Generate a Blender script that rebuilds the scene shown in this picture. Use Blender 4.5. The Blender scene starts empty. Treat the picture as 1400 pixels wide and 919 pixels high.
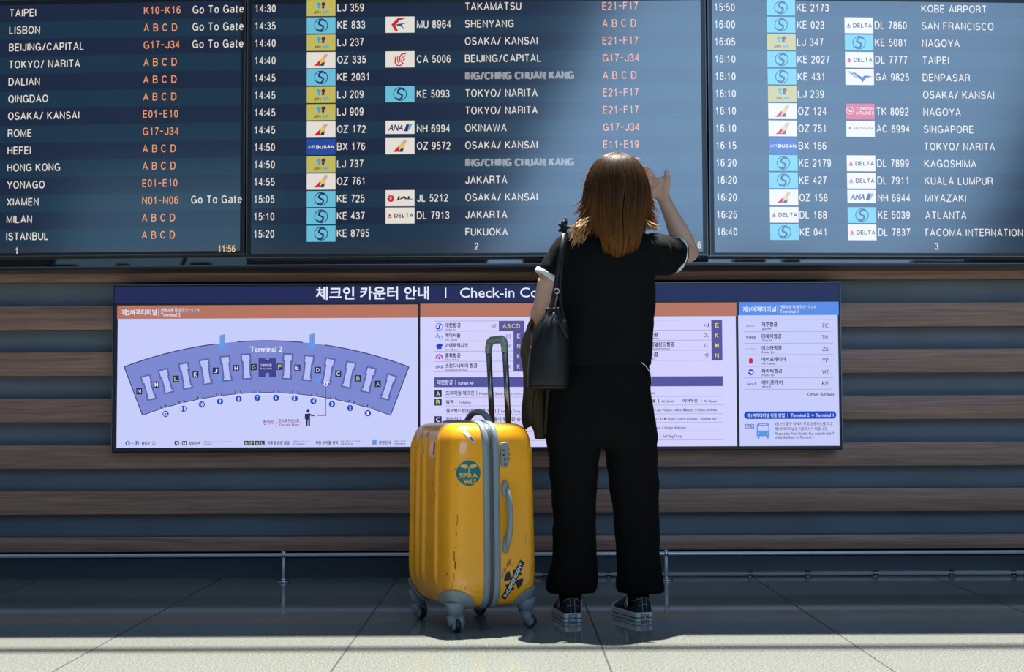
import bpy, bmesh, math, random
from mathutils import Vector, Matrix
PI = math.pi
SC = bpy.context.scene
COL = SC.collection
random.seed(7)

# ------------------------------------------------------------------ camera
F_PX, W_PX, H_PX = 2030.0, 1400.0, 919.0
EYE = 0.725
TILT = math.atan((570.0 - 459.5) / F_PX)
ROLL = 0.0040
_R0, _U0 = Vector((1, 0, 0)), Vector((0, -math.sin(TILT), math.cos(TILT)))
CF = Vector((0, math.cos(TILT), math.sin(TILT)))
CR = _R0 * math.cos(ROLL) - _U0 * math.sin(ROLL)
CU = _R0 * math.sin(ROLL) + _U0 * math.cos(ROLL)
cam_data = bpy.data.cameras.new('camera')
cam = bpy.data.objects.new('camera', cam_data)
COL.objects.link(cam)
cam_data.sensor_width = 36.0
cam_data.lens = F_PX / W_PX * 36.0
cam_data.clip_start = 0.05
cam_data.clip_end = 200
mw = Matrix((CR, CU, -CF)).transposed().to_4x4()
mw.translation = Vector((0, 0, EYE))
cam.matrix_world = mw
SC.camera = cam

SC.view_settings.view_transform = 'Standard'
SC.view_settings.look = 'None'
SC.view_settings.gamma = 1.0
SC.view_settings.use_curve_mapping = False
SC.view_settings.exposure = 0.0

# ------------------------------------------------------------------ light
SKY = (0.41, 0.67, 1.0)
SKY_STRENGTH = 4.0
world = bpy.data.worlds.new('sky')
SC.world = world
world.use_nodes = True
bg = world.node_tree.nodes['Background']
bg.inputs[0].default_value = (*SKY, 1)
bg.inputs[1].default_value = SKY_STRENGTH

SUN_ELEV, SUN_AZ = math.radians(75), math.radians(9)   # the sun stands beyond the board wall
sun_d = bpy.data.lights.new('sun', 'SUN')
sun_d.energy = 112.0
sun_d.angle = math.radians(0.53)
sun_d.color = (1.0, 0.97, 0.88)
sun = bpy.data.objects.new('sun', sun_d)
COL.objects.link(sun)
to_sun = Vector((math.sin(SUN_AZ) * math.cos(SUN_ELEV), math.cos(SUN_AZ) * math.cos(SUN_ELEV), math.sin(SUN_ELEV)))
sun.rotation_euler = to_sun.to_track_quat('Z', 'Y').to_euler()
sun.location = (0, 6, 12)


def portal(name, loc, rot, sx, sy):
    d = bpy.data.lights.new(name, 'AREA')
    d.shape = 'RECTANGLE'
    d.size, d.size_y = sx, sy
    d.cycles.is_portal = True
    o = bpy.data.objects.new(name, d)
    COL.objects.link(o)
    o.location, o.rotation_euler = loc, rot
    return o


# ------------------------------------------------------------------ pixel helpers
def ray(px, py):
    return CF + CR * ((px - W_PX / 2) / F_PX) + CU * (-(py - H_PX / 2) / F_PX)


def at(px, py, Y):
    d = ray(px, py)
    return Vector((0, 0, EYE)) + d * (Y / d.y)


def floor_at(px, py):
    d = ray(px, py)
    return Vector((0, 0, EYE)) + d * (-EYE / d.z)


def lin(c):
    c = c / 255.0
    return c / 12.92 if c <= 0.04045 else ((c + 0.055) / 1.055) ** 2.4


def rgb(r, g, b):
    return (lin(r), lin(g), lin(b))


# ------------------------------------------------------------------ materials
def new_mat(name):
    m = bpy.data.materials.new(name)
    m.use_nodes = True
    return m, m.node_tree, m.node_tree.nodes['Principled BSDF']


def plain(name, col, rough=0.5, metal=0.0, spec=0.5, noise=0.0, nscale=20.0, bump=0.0, bscale=200.0, coat=0.0):
    m, nt, p = new_mat(name)
    p.inputs['Base Color'].default_value = (*col, 1)
    p.inputs['Roughness'].default_value = rough
    p.inputs['Metallic'].default_value = metal
    p.inputs['Specular IOR Level'].default_value = spec
    p.inputs['Coat Weight'].default_value = coat
    p.inputs['Coat Roughness'].default_value = 0.06
    tc = nt.nodes.new('ShaderNodeTexCoord')
    if noise > 0:
        n = nt.nodes.new('ShaderNodeTexNoise')
        n.inputs['Scale'].default_value = nscale
        n.inputs['Detail'].default_value = 6
        nt.links.new(tc.outputs['Object'], n.inputs['Vector'])
        r = nt.nodes.new('ShaderNodeValToRGB')
        r.color_ramp.elements[0].position, r.color_ramp.elements[1].position = 0.3, 0.7
        r.color_ramp.elements[0].color = (*[c * (1 - noise) for c in col], 1)
        r.color_ramp.elements[1].color = (*[min(1, c * (1 + noise)) for c in col], 1)
        nt.links.new(n.outputs['Fac'], r.inputs['Fac'])
        nt.links.new(r.outputs['Color'], p.inputs['Base Color'])
    if bump > 0:
        n2 = nt.nodes.new('ShaderNodeTexNoise')
        n2.inputs['Scale'].default_value = bscale
        n2.inputs['Detail'].default_value = 3
        nt.links.new(tc.outputs['Object'], n2.inputs['Vector'])
        b = nt.nodes.new('ShaderNodeBump')
        b.inputs['Strength'].default_value = bump
        b.inputs['Distance'].default_value = 0.002
        nt.links.new(n2.outputs['Fac'], b.inputs['Height'])
        nt.links.new(b.outputs['Normal'], p.inputs['Normal'])
    return m


_scr = {}
GLASS_ROUGH, GLASS_IOR = 0.13, 1.6


def lit(name, c255, gain=1.0, rough=None, spec=None):
    """a pixel colour of a display: emits, behind the same glossy glass"""
    k = (name, c255, gain)
    if k in _scr:
        return _scr[k]
    m, nt, p = new_mat(name)
    p.inputs['Base Color'].default_value = (0.004, 0.004, 0.005, 1)
    p.inputs['Roughness'].default_value = GLASS_ROUGH if rough is None else rough
    p.inputs['IOR'].default_value = GLASS_IOR
    p.inputs['Specular IOR Level'].default_value = (0.12 if rough else 1.0) if spec is None else spec
    p.inputs['Emission Color'].default_value = (*rgb(*c255), 1)
    p.inputs['Emission Strength'].default_value = gain
    _scr[k] = m
    return m


def wood_mat():
    m, nt, p = new_mat('brown_wood_laminate')
    tc = nt.nodes.new('ShaderNodeTexCoord')
    mp = nt.nodes.new('ShaderNodeMapping')
    mp.inputs['Scale'].default_value = (1.1, 20, 34)
    nt.links.new(tc.outputs['Object'], mp.inputs['Vector'])
    n = nt.nodes.new('ShaderNodeTexNoise')
    n.inputs['Scale'].default_value = 2.2
    n.inputs['Detail'].default_value = 9
    n.inputs['Roughness'].default_value = 0.62
    n.inputs['Distortion'].default_value = 0.9
    nt.links.new(mp.outputs['Vector'], n.inputs['Vector'])
    r = nt.nodes.new('ShaderNodeValToRGB')
    r.color_ramp.elements[0].position, r.color_ramp.elements[1].position = 0.32, 0.68
    r.color_ramp.elements[0].color = (0.205, 0.104, 0.074, 1)
    r.color_ramp.elements[1].color = (0.41, 0.238, 0.170, 1)
    nt.links.new(n.outputs['Fac'], r.inputs['Fac'])
    nt.links.new(r.outputs['Color'], p.inputs['Base Color'])
    p.inputs['Roughness'].default_value = 0.42
    b = nt.nodes.new('ShaderNodeBump')
    b.inputs['Strength'].default_value = 0.12
    b.inputs['Distance'].default_value = 0.002
    nt.links.new(n.outputs['Fac'], b.inputs['Height'])
    nt.links.new(b.outputs['Normal'], p.inputs['Normal'])
    return m


def floor_mat():
    m, nt, p = new_mat('polished_grey_granite')
    L = nt.links.new
    tc = nt.nodes.new('ShaderNodeTexCoord')
    n = nt.nodes.new('ShaderNodeTexNoise')
    n.inputs['Scale'].default_value = 150
    n.inputs['Detail'].default_value = 5
    n.inputs['Roughness'].default_value = 0.75
    L(tc.outputs['Object'], n.inputs['Vector'])
    r = nt.nodes.new('ShaderNodeValToRGB')
    r.color_ramp.elements[0].position, r.color_ramp.elements[1].position = 0.34, 0.62
    r.color_ramp.elements[0].color = (0.07, 0.073, 0.066, 1)
    r.color_ramp.elements[1].color = (0.315, 0.33, 0.30, 1)
    L(n.outputs['Fac'], r.inputs['Fac'])
    # joints between slabs every 0.8 m across, 4.8 m along
    sx = nt.nodes.new('ShaderNodeSeparateXYZ')
    L(tc.outputs['Object'], sx.inputs[0])

    def joint(sock, off, pitch, half):
        a = nt.nodes.new('ShaderNodeMath'); a.operation = 'ADD'; a.inputs[1].default_value = off + 100 * pitch
        L(sock, a.inputs[0])
        w = nt.nodes.new('ShaderNodeMath'); w.operation = 'MODULO'; w.inputs[1].default_value = pitch
        L(a.outputs[0], w.inputs[0])
        s = nt.nodes.new('ShaderNodeMath'); s.operation = 'SUBTRACT'; s.inputs[1].default_value = pitch / 2
        L(w.outputs[0], s.inputs[0])
        ab = nt.nodes.new('ShaderNodeMath'); ab.operation = 'ABSOLUTE'
        L(s.outputs[0], ab.inputs[0])
        c = nt.nodes.new('ShaderNodeMath'); c.operation = 'LESS_THAN'; c.inputs[1].default_value = half
        L(ab.outputs[0], c.inputs[0])
        return c.outputs[0]
    j1 = joint(sx.outputs['X'], -0.279 + 0.4, 0.8, 0.0032)
    mix = nt.nodes.new('ShaderNodeMix'); mix.data_type = 'RGBA'
    L(j1, mix.inputs['Factor'])
    L(r.outputs['Color'], mix.inputs[6])
    mix.inputs[7].default_value = (0.018, 0.018, 0.02, 1)
    L(mix.outputs[2], p.inputs['Base Color'])
    p.inputs['Roughness'].default_value = 0.10
    p.inputs['IOR'].default_value = 1.5
    n3 = nt.nodes.new('ShaderNodeTexNoise'); n3.inputs['Scale'].default_value = 260
    L(tc.outputs['Object'], n3.inputs['Vector'])
    mr = nt.nodes.new('ShaderNodeMapRange')
    mr.inputs[3].default_value, mr.inputs[4].default_value = 0.03, 0.085
    L(n3.outputs['Fac'], mr.inputs[0])
    mx2 = nt.nodes.new('ShaderNodeMath'); mx2.operation = 'MAXIMUM'
    jm = nt.nodes.new('ShaderNodeMath'); jm.operation = 'MULTIPLY'; jm.inputs[1].default_value = 0.8
    L(j1, jm.inputs[0]); L(jm.outputs[0], mx2.inputs[0]); L(mr.outputs[0], mx2.inputs[1])
    L(mx2.outputs[0], p.inputs['Roughness'])
    return m


def yellow_mat():
    m, nt, p = new_mat('scuffed_yellow_polycarbonate')
    L = nt.links.new
    tc = nt.nodes.new('ShaderNodeTexCoord')
    mp = nt.nodes.new('ShaderNodeMapping'); mp.inputs['Scale'].default_value = (60, 60, 16)
    L(tc.outputs['Object'], mp.inputs['Vector'])
    n = nt.nodes.new('ShaderNodeTexNoise'); n.inputs['Scale'].default_value = 1.0; n.inputs['Detail'].default_value = 8
    n.inputs['Roughness'].default_value = 0.7
    L(mp.outputs['Vector'], n.inputs['Vector'])
    big = nt.nodes.new('ShaderNodeTexNoise'); big.inputs['Scale'].default_value = 7.0; big.inputs['Detail'].default_value = 2
    L(tc.outputs['Object'], big.inputs['Vector'])
    mul = nt.nodes.new('ShaderNodeMath'); mul.operation = 'MULTIPLY'
    L(n.outputs['Fac'], mul.inputs[0]); L(big.outputs['Fac'], mul.inputs[1])
    r = nt.nodes.new('ShaderNodeValToRGB')
    r.color_ramp.elements[0].position, r.color_ramp.elements[1].position = 0.366, 0.382
    r.color_ramp.elements[0].color = (0, 0, 0, 1); r.color_ramp.elements[1].color = (0.8, 0.8, 0.8, 1)
    L(mul.outputs[0], r.inputs['Fac'])
    mix = nt.nodes.new('ShaderNodeMix'); mix.data_type = 'RGBA'
    L(r.outputs['Color'], mix.inputs['Factor'])
    mix.inputs[6].default_value = (0.86, 0.37, 0.008, 1)
    mix.inputs[7].default_value = (0.10, 0.05, 0.012, 1)
    L(mix.outputs[2], p.inputs['Base Color'])
    p.inputs['Roughness'].default_value = 0.28
    p.inputs['Coat Weight'].default_value = 0.6
    p.inputs['Coat Roughness'].default_value = 0.05
    return m


def glass_mat(name, col):
    m = bpy.data.materials.new(name); m.use_nodes = True
    nt = m.node_tree; nt.nodes.clear()
    o = nt.nodes.new('ShaderNodeOutputMaterial'); t = nt.nodes.new('ShaderNodeBsdfTransparent')
    t.inputs[0].default_value = (*col, 1)
    g = nt.nodes.new('ShaderNodeBsdfGlossy'); g.inputs['Roughness'].default_value = 0.02
    mx = nt.nodes.new('ShaderNodeMixShader'); mx.inputs[0].default_value = 0.05
    nt.links.new(t.outputs[0], mx.inputs[1]); nt.links.new(g.outputs[0], mx.inputs[2]); nt.links.new(mx.outputs[0], o.inputs[0])
    return m


M = {}
M['wood'] = wood_mat()
M['floor'] = floor_mat()
M['yellow'] = yellow_mat()
M['recess'] = plain('slate_blue_wall_panel', (0.13, 0.168, 0.215), 0.5, noise=0.12, nscale=3)
M['plinth'] = plain('dark_plinth', (0.05, 0.066, 0.088), 0.4)
M['rail'] = plain('satin_steel_rail', (0.60, 0.63, 0.68), 0.3, metal=0.35)
M['gap'] = plain('black_gap', (0.004, 0.004, 0.005), 0.9)
M['fascia'] = plain('black_glass_fascia', (0.006, 0.007, 0.009), 0.02, spec=0.9)
M['steel'] = plain('brushed_steel', (0.55, 0.57, 0.60), 0.28, metal=1.0)
M['edge'] = plain('thin_metal_edge', (0.16, 0.16, 0.18), 0.4, metal=1.0)
M['pipe'] = plain('pale_grey_pipe', (0.50, 0.53, 0.57), 0.3)
M['bezel'] = plain('dark_blue_black_bezel', (0.008, 0.011, 0.018), 0.3)
M['signframe'] = plain('navy_black_sign_frame', (0.010, 0.017, 0.034), 0.35)
M['hall'] = plain('grey_hall_wall', (0.17, 0.18, 0.20), 0.7)
M['ceiling'] = plain('pale_ceiling', (0.22, 0.22, 0.23), 0.8)
M['mullion'] = plain('dark_window_frame', (0.03, 0.032, 0.035), 0.5)
M['clear'] = glass_mat('clear_window_glass', (0.96, 0.98, 1.0))
M['tint'] = glass_mat('added_window_glass', (0.26, 0.30, 0.28))
M['skylight'] = glass_mat('sky_dimming_glass', (0.16, 0.16, 0.16))  # grey tint added to cut the sky fill from above
M['grey'] = plain('grey_blue_plastic', (0.19, 0.235, 0.265), 0.38, noise=0.06, nscale=9)
M['greydark'] = plain('dark_grey_plastic', (0.055, 0.066, 0.075), 0.4)
M['grip'] = plain('grey_green_grip', (0.20, 0.27, 0.25), 0.4)
M['rubber'] = plain('black_rubber', (0.012, 0.012, 0.013), 0.5)
M['rod'] = plain('grey_aluminium_rod', (0.22, 0.24, 0.25), 0.28, metal=1.0)
M['teal'] = plain('teal_sticker', (0.004, 0.13, 0.16), 0.4)
M['stickeryellow'] = plain('yellow_sticker_print', (0.70, 0.42, 0.06), 0.4)
M['stickerblack'] = plain('black_sticker', (0.007, 0.007, 0.008), 0.4)
M['white'] = plain('white_print', (0.62, 0.66, 0.68), 0.5)
M['red'] = plain('red_print', (0.45, 0.02, 0.02), 0.5)
M['skin'] = plain('skin', (0.50, 0.31, 0.235), 0.5, noise=0.07, nscale=14)
M['nail'] = plain('red_nail', (0.28, 0.03, 0.03), 0.25)
M['black_cloth'] = plain('black_cotton', (0.0028, 0.0033, 0.0042), 0.85, bump=0.15, bscale=900, spec=0.14)
M['black_trouser'] = plain('black_trouser_cloth', (0.0030, 0.0034, 0.0042), 0.9, bump=0.15, bscale=700, spec=0.12)
M['trim'] = plain('white_ribbing', (0.60, 0.66, 0.68), 0.8, bump=0.2, bscale=500)
M['leather'] = plain('black_leather', (0.0055, 0.0065, 0.009), 0.45, spec=0.3, bump=0.25, bscale=260)
M['olive'] = plain('olive_brown_cloth', (0.075, 0.056, 0.024), 0.9, noise=0.15, nscale=30, bump=0.3, bscale=500)
M['canvas'] = plain('black_canvas', (0.008, 0.009, 0.011), 0.8, bump=0.2, bscale=900)
M['sole'] = plain('white_rubber_sole', (0.62, 0.66, 0.66), 0.5)
M['stitch'] = plain('grey_stitching', (0.28, 0.32, 0.34), 0.7)
M['eyewhite'] = plain('eye_white', (0.7, 0.7, 0.7), 0.2)
M['lip'] = plain('lip', (0.42, 0.14, 0.12), 0.45)
M['lacewhite'] = plain('white_lace', (0.55, 0.6, 0.62), 0.8)


# ------------------------------------------------------------------ mesh builder
class MB:
    def __init__(self):
        self.v, self.f, self.m, self.mats = [], [], [], []

    def mi(self, mat):
        if mat not in self.mats:
            self.mats.append(mat)
        return self.mats.index(mat)

    def add(self, vs, fs, mat):
        n, k = len(self.v), self.mi(mat)
        self.v += [tuple(v) for v in vs]
        self.f += [tuple(i + n for i in f) for f in fs]
        self.m += [k] * len(fs)

    def box(self, a, b, mat):
        x0, y0, z0 = [min(p, q) for p, q in zip(a, b)]
        x1, y1, z1 = [max(p, q) for p, q in zip(a, b)]
        vs = [(x0, y0, z0), (x1, y0, z0), (x1, y1, z0), (x0, y1, z0), (x0, y0, z1), (x1, y0, z1), (x1, y1, z1), (x0, y1, z1)]
        self.add(vs, [(0, 3, 2, 1), (4, 5, 6, 7), (0, 1, 5, 4), (1, 2, 6, 5), (2, 3, 7, 6), (3, 0, 4, 7)], mat)

    def loft(self, rings, mat, cap=True, close=True):
        n = len(rings[0])
        vs = [p for r in rings for p in r]
        fs = []
        for i in range(len(rings) - 1):
            for j in range(n if close else n - 1):
                k = (j + 1) % n
                fs.append((i * n + j, i * n + k, (i + 1) * n + k, (i + 1) * n + j))
        if cap:
            fs.append(tuple(range(n - 1, -1, -1)))
            fs.append(tuple((len(rings) - 1) * n + j for j in range(n)))
        self.add(vs, fs, mat)

    def tube(self, pts, rad, mat, n=12, cap=True, flat=1.0, up=None, round_ends=False):
        pts = [Vector(p) for p in pts]
        if not hasattr(rad, '__len__'):
            rad = [rad] * len(pts)
        if round_ends:
            d0 = (pts[0] - pts[1]).normalized(); d1 = (pts[-1] - pts[-2]).normalized()
            r0, r1 = rad[0], rad[-1]
            pts = [pts[0] + d0 * r0 * .95, pts[0] + d0 * r0 * .7] + pts + [pts[-1] + d1 * r1 * .7, pts[-1] + d1 * r1 * .95]
            rad = [r0 * .3, r0 * .72] + list(rad) + [r1 * .72, r1 * .3]
        rings = []
        prev = None
        for i, p in enumerate(pts):
            t = (pts[min(i + 1, len(pts) - 1)] - pts[max(i - 1, 0)]).normalized()
            if prev is None:
                u = Vector(up) if up is not None else (Vector((0, 0, 1)) if abs(t.z) < 0.9 else Vector((1, 0, 0)))
            else:
                u = prev
            u = (u - t * u.dot(t)).normalized()
            prev = u
            w = t.cross(u)
            r = rad[i]
            rings.append([p + u * (math.cos(2 * PI * j / n) * r * flat) + w * (math.sin(2 * PI * j / n) * r) for j in range(n)])
        self.loft(rings, mat, cap)

    def ellipsoid(self, c, r, mat, nu=20, nv=12):
        c = Vector(c)
        rings = []
        for i in range(nv + 1):
            a = -PI / 2 + PI * (i + 0.02) / (nv + 0.04)
            rings.append([(c.x + r[0] * math.cos(a) * math.cos(2 * PI * j / nu), c.y + r[1] * math.cos(a) * math.sin(2 * PI * j / nu), c.z + r[2] * math.sin(a)) for j in range(nu)])
        self.loft(rings, mat)

    def build(self, name, parent=None, smooth=False, origin=(0, 0, 0), **props):
        me = bpy.data.meshes.new(name)
        o3 = Vector(origin)
        me.from_pydata([Vector(v) - o3 for v in self.v], [], self.f)
        for mt in self.mats:
            me.materials.append(mt)
        me.polygons.foreach_set('material_index', self.m)
        me.update()
        bm = bmesh.new(); bm.from_mesh(me)
        bmesh.ops.recalc_face_normals(bm, faces=bm.faces)
        bm.to_mesh(me); bm.free()
        if smooth:
            me.polygons.foreach_set('use_smooth', [True] * len(me.polygons))
        o = bpy.data.objects.new(name, me)
        COL.objects.link(o)
        o.location = o3
        if parent is not None:
            o.parent = parent
        for k, v in props.items():
            o[k] = v
        return o


def bake(o, *mods):
    """apply modifiers: ('REMESH', voxel) ('SMOOTH', factor, n) ('BEVEL', w, seg) ('SUBSURF', n) ('SOLIDIFY', t)"""
    for md in mods:
        x = o.modifiers.new(md[0].lower(), md[0])
        if md[0] == 'REMESH':
            x.mode = 'VOXEL'; x.voxel_size = md[1]; x.use_smooth_shade = True
        elif md[0] == 'SMOOTH':
            x.factor = md[1]; x.iterations = md[2]
        elif md[0] == 'BEVEL':
            x.width = md[1]; x.segments = md[2]; x.limit_method = 'ANGLE'; x.angle_limit = 0.6
        elif md[0] == 'SUBSURF':
            x.levels = md[1]; x.render_levels = md[1]
        elif md[0] == 'SOLIDIFY':
            x.thickness = md[1]; x.offset = 0
        elif md[0] == 'DISPLACE':
            t = bpy.data.textures.new('folds', 'CLOUDS'); t.noise_scale = md[2]; t.noise_depth = 2
            x.texture = t; x.strength = md[1]; x.mid_level = 0.5
    dg = bpy.context.evaluated_depsgraph_get()
    e = o.evaluated_get(dg)
    me = bpy.data.meshes.new_from_object(e)
    old = o.data
    mats = list(old.materials)
    o.modifiers.clear()
    o.data = me
    if len(me.materials) == 0:
        for mt in mats:
            me.materials.append(mt)
    bpy.data.meshes.remove(old)
    me.name = o.name
    me.polygons.foreach_set('use_smooth', [True] * len(me.polygons))
    me.update()
    return o


def thing(name, label, cat, loc=(0, 0, 0), rotz=0.0, group=None):
    o = bpy.data.objects.new(name, None)
    COL.objects.link(o)
    o.location = loc
    o.rotation_euler = (0, 0, rotz)
    o.empty_display_size = 0.1
    o['label'] = label
    o['category'] = cat
    if group:
        o['group'] = group
    return o


# ------------------------------------------------------------------ lettering
_fc = {}


def font_mesh(s, bold=0.0):
    k = (s, bold)
    if k not in _fc:
        c = bpy.data.curves.new('lettering', 'FONT')
        c.body = s
        c.offset = bold
        c.resolution_u = 3
        o = bpy.data.objects.new('lettering', c)
        COL.objects.link(o)
        dg = bpy.context.evaluated_depsgraph_get()
        e = o.evaluated_get(dg)
        me = e.to_mesh()
        vs = [(v.co.x, v.co.y) for v in me.vertices]
        fs = [tuple(p.vertices) for p in me.polygons]
        e.to_mesh_clear()
        bpy.data.objects.remove(o)
        bpy.data.curves.remove(c)
        _fc[k] = (vs, fs)
    return _fc[k]


def arc(cx, cy, rx, ry, a0, a1, n=10):
    return [(cx + rx * math.cos(math.radians(a0 + (a1 - a0) * i / n)), cy + ry * math.sin(math.radians(a0 + (a1 - a0) * i / n))) for i in range(n + 1)]


# condensed grotesque stroke letters, unit cap height: char -> (advance width, strokes)
G = {}
G['A'] = (.66, [[(0, 0), (.33, 1), (.66, 0)], [(.1, .31), (.56, .31)]])
G['B'] = (.58, [[(0, .52), (.34, .52)] + arc(.34, .76, .2, .24, -90, 90)[1:] + [(0, 1), (0, 0), (.34, 0)] + arc(.34, .26, .24, .26, -90, 90)[1:]])
G['C'] = (.66, [arc(.33, .5, .33, .5, 38, 322, 20)])
G['D'] = (.64, [[(.3, 0)] + arc(.3, .5, .34, .5, -90, 90, 14) + [(0, 1), (0, 0), (.3, 0)]])
G['E'] = (.52, [[(.52, 1), (0, 1), (0, 0), (.52, 0)], [(0, .53), (.48, .53)]])
G['F'] = (.50, [[(.5, 1), (0, 1), (0, 0)], [(0, .53), (.44, .53)]])
G['G'] = (.70, [arc(.34, .5, .34, .5, 38, 330, 20) + [(.68, .46), (.38, .46)], [(.68, .46), (.68, 0)]])
G['H'] = (.60, [[(0, 0), (0, 1)], [(.6, 0), (.6, 1)], [(0, .52), (.6, .52)]])
G['I'] = (.0, [[(0, 0), (0, 1)]])
G['J'] = (.44, [[(.44, 1), (.44, .25)] + arc(.22, .25, .22, .25, 0, -180)[1:]])
G['K'] = (.62, [[(0, 0), (0, 1)], [(.58, 1), (0, .38)], [(.2, .6), (.62, 0)]])
G['L'] = (.48, [[(0, 1), (0, 0), (.48, 0)]])
G['M'] = (.74, [[(0, 0), (0, 1), (.37, .05), (.74, 1), (.74, 0)]])
G['N'] = (.60, [[(0, 0), (0, 1), (.6, 0), (.6, 1)]])
G['O'] = (.70, [arc(.35, .5, .35, .5, 0, 360, 24)])
G['P'] = (.56, [[(0, 0), (0, 1), (.3, 1)] + arc(.3, .73, .26, .27, 90, -90)[1:] + [(0, .46)]])
G['Q'] = (.70, [arc(.35, .5, .35, .5, 0, 360, 24), [(.42, .22), (.68, -.04)]])
G['R'] = (.60, [[(0, 0), (0, 1), (.34, 1)] + arc(.34, .75, .24, .25, 90, -90)[1:] + [(0, .5)], [(.34, .5)] + arc(.36, .32, .2, .18, 90, 0, 4) + [(.6, 0)]])
_s = arc(.29, .74, .26, .26, 25, 250, 12) + arc(.29, .26, .29, .26, 80, -160, 14)
G['S'] = (.58, [_s])
G['T'] = (.58, [[(0, 1), (.58, 1)], [(.29, 1), (.29, 0)]])
G['U'] = (.60, [[(0, 1), (0, .3)] + arc(.3, .3, .3, .3, 180, 360, 12)[1:] + [(.6, 1)]])
G['V'] = (.62, [[(0, 1), (.31, 0), (.62, 1)]])
G['W'] = (.9, [[(0, 1), (.22, 0), (.45, 1), (.68, 0), (.9, 1)]])
G['X'] = (.62, [[(0, 0), (.62, 1)], [(0, 1), (.62, 0)]])
G['Y'] = (.64, [[(0, 1), (.32, .42), (.64, 1)], [(.32, .42), (.32, 0)]])
G['Z'] = (.58, [[(0, 1), (.58, 1), (0, 0), (.58, 0)]])
G['0'] = (.46, [arc(.23, .5, .23, .5, 0, 360, 20)])
G['1'] = (.46, [[(.06, .74), (.16, .78), (.28, 1), (.28, 0)]])
G['2'] = (.46, [arc(.23, .72, .23, .28, 170, -30, 10) + [(.02, .06), (0, 0), (.46, 0)]])
G['3'] = (.46, [arc(.22, .76, .21, .24, 165, -80, 10) + [(.2, .53)] + arc(.22, .27, .24, .27, 80, -165, 12)])
G['4'] = (.48, [[(.36, 0), (.36, 1), (0, .3), (.48, .3)]])
G['5'] = (.46, [[(.42, 1), (.08, 1), (.03, .5)] + arc(.22, .32, .24, .32, 130, -155, 14)])
G['6'] = (.46, [arc(.24, .72, .21, .28, 25, 150, 8) + [(0, .45)] + arc(.23, .31, .23, .31, 180, 520, 20)])
G['7'] = (.46, [[(0, 1), (.46, 1), (.3, .6), (.16, 0)]])
G['8'] = (.46, [arc(.23, .76, .2, .24, -90, 270, 16), arc(.23, .27, .23, .27, 90, 450, 18)])
G['9'] = (.46, [arc(.22, .28, .21, .28, 205, 330, 8) + [(.46, .55)] + arc(.23, .69, .23, .31, 0, 340, 20)])
G['/'] = (.38, [[(0, -.04), (.38, 1.04)]])
G['-'] = (.42, [[(0, .5), (.42, .5)]])
G[':'] = (.04, [[(.02, .08), (.02, .2)], [(.02, .6), (.02, .72)]])
G['o'] = (.50, [arc(.25, .36, .25, .36, 0, 360, 18)])
G['a'] = (.46, [arc(.23, .2, .23, .2, 0, 360, 14), [(.46, 0), (.46, .5)] + arc(.25, .5, .21, .22, 0, 150, 8)[1:]])
G['t'] = (.26, [[(.1, .95), (.1, .1), (.14, .0), (.26, .0)], [(0, .7), (.26, .7)]])
G['e'] = (.48, [[(.02, .38), (.48, .38)] + arc(.25, .36, .24, .36, 5, 320, 16)])
G['['] = (.36, [[(0, 0), (0, 1), (.36, 1)]])    # a T half scrolled out of its column
G[' '] = (.16, [])
GAP = .30


def stroke_width(s):
    w = 0
    for c in s:
        w += G[c][0] + GAP
    return w - GAP


def ribbon(pts, hw):
    n = len(pts)
    closed = (Vector(pts[0]) - Vector(pts[-1])).length < 1e-4 and n > 3
    L, R = [], []
    for i in range(n):
        p = Vector(pts[i])
        if closed:
            a = Vector(pts[i - 1]) if i > 0 else Vector(pts[n - 2])
            b = Vector(pts[i + 1]) if i < n - 1 else Vector(pts[1])
        else:
            a = Vector(pts[i - 1]) if i > 0 else None
            b = Vector(pts[i + 1]) if i < n - 1 else None
        d1 = (p - a).normalized() if a is not None else None
        d2 = (b - p).normalized() if b is not None else None
        if d1 is None: d1 = d2
        if d2 is None: d2 = d1
        n1, n2 = Vector((-d1.y, d1.x)), Vector((-d2.y, d2.x))
        m = n1 + n2
        m = n1 if m.length < 0.1 else m.normalized()
        k = hw / max(0.45, m.dot(n1))
        L.append(p + m * k); R.append(p - m * k)
    vs = L + R
    fs = [(i, i + 1, n + i + 1, n + i) for i in range(n - 1)]
    return vs, fs


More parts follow.
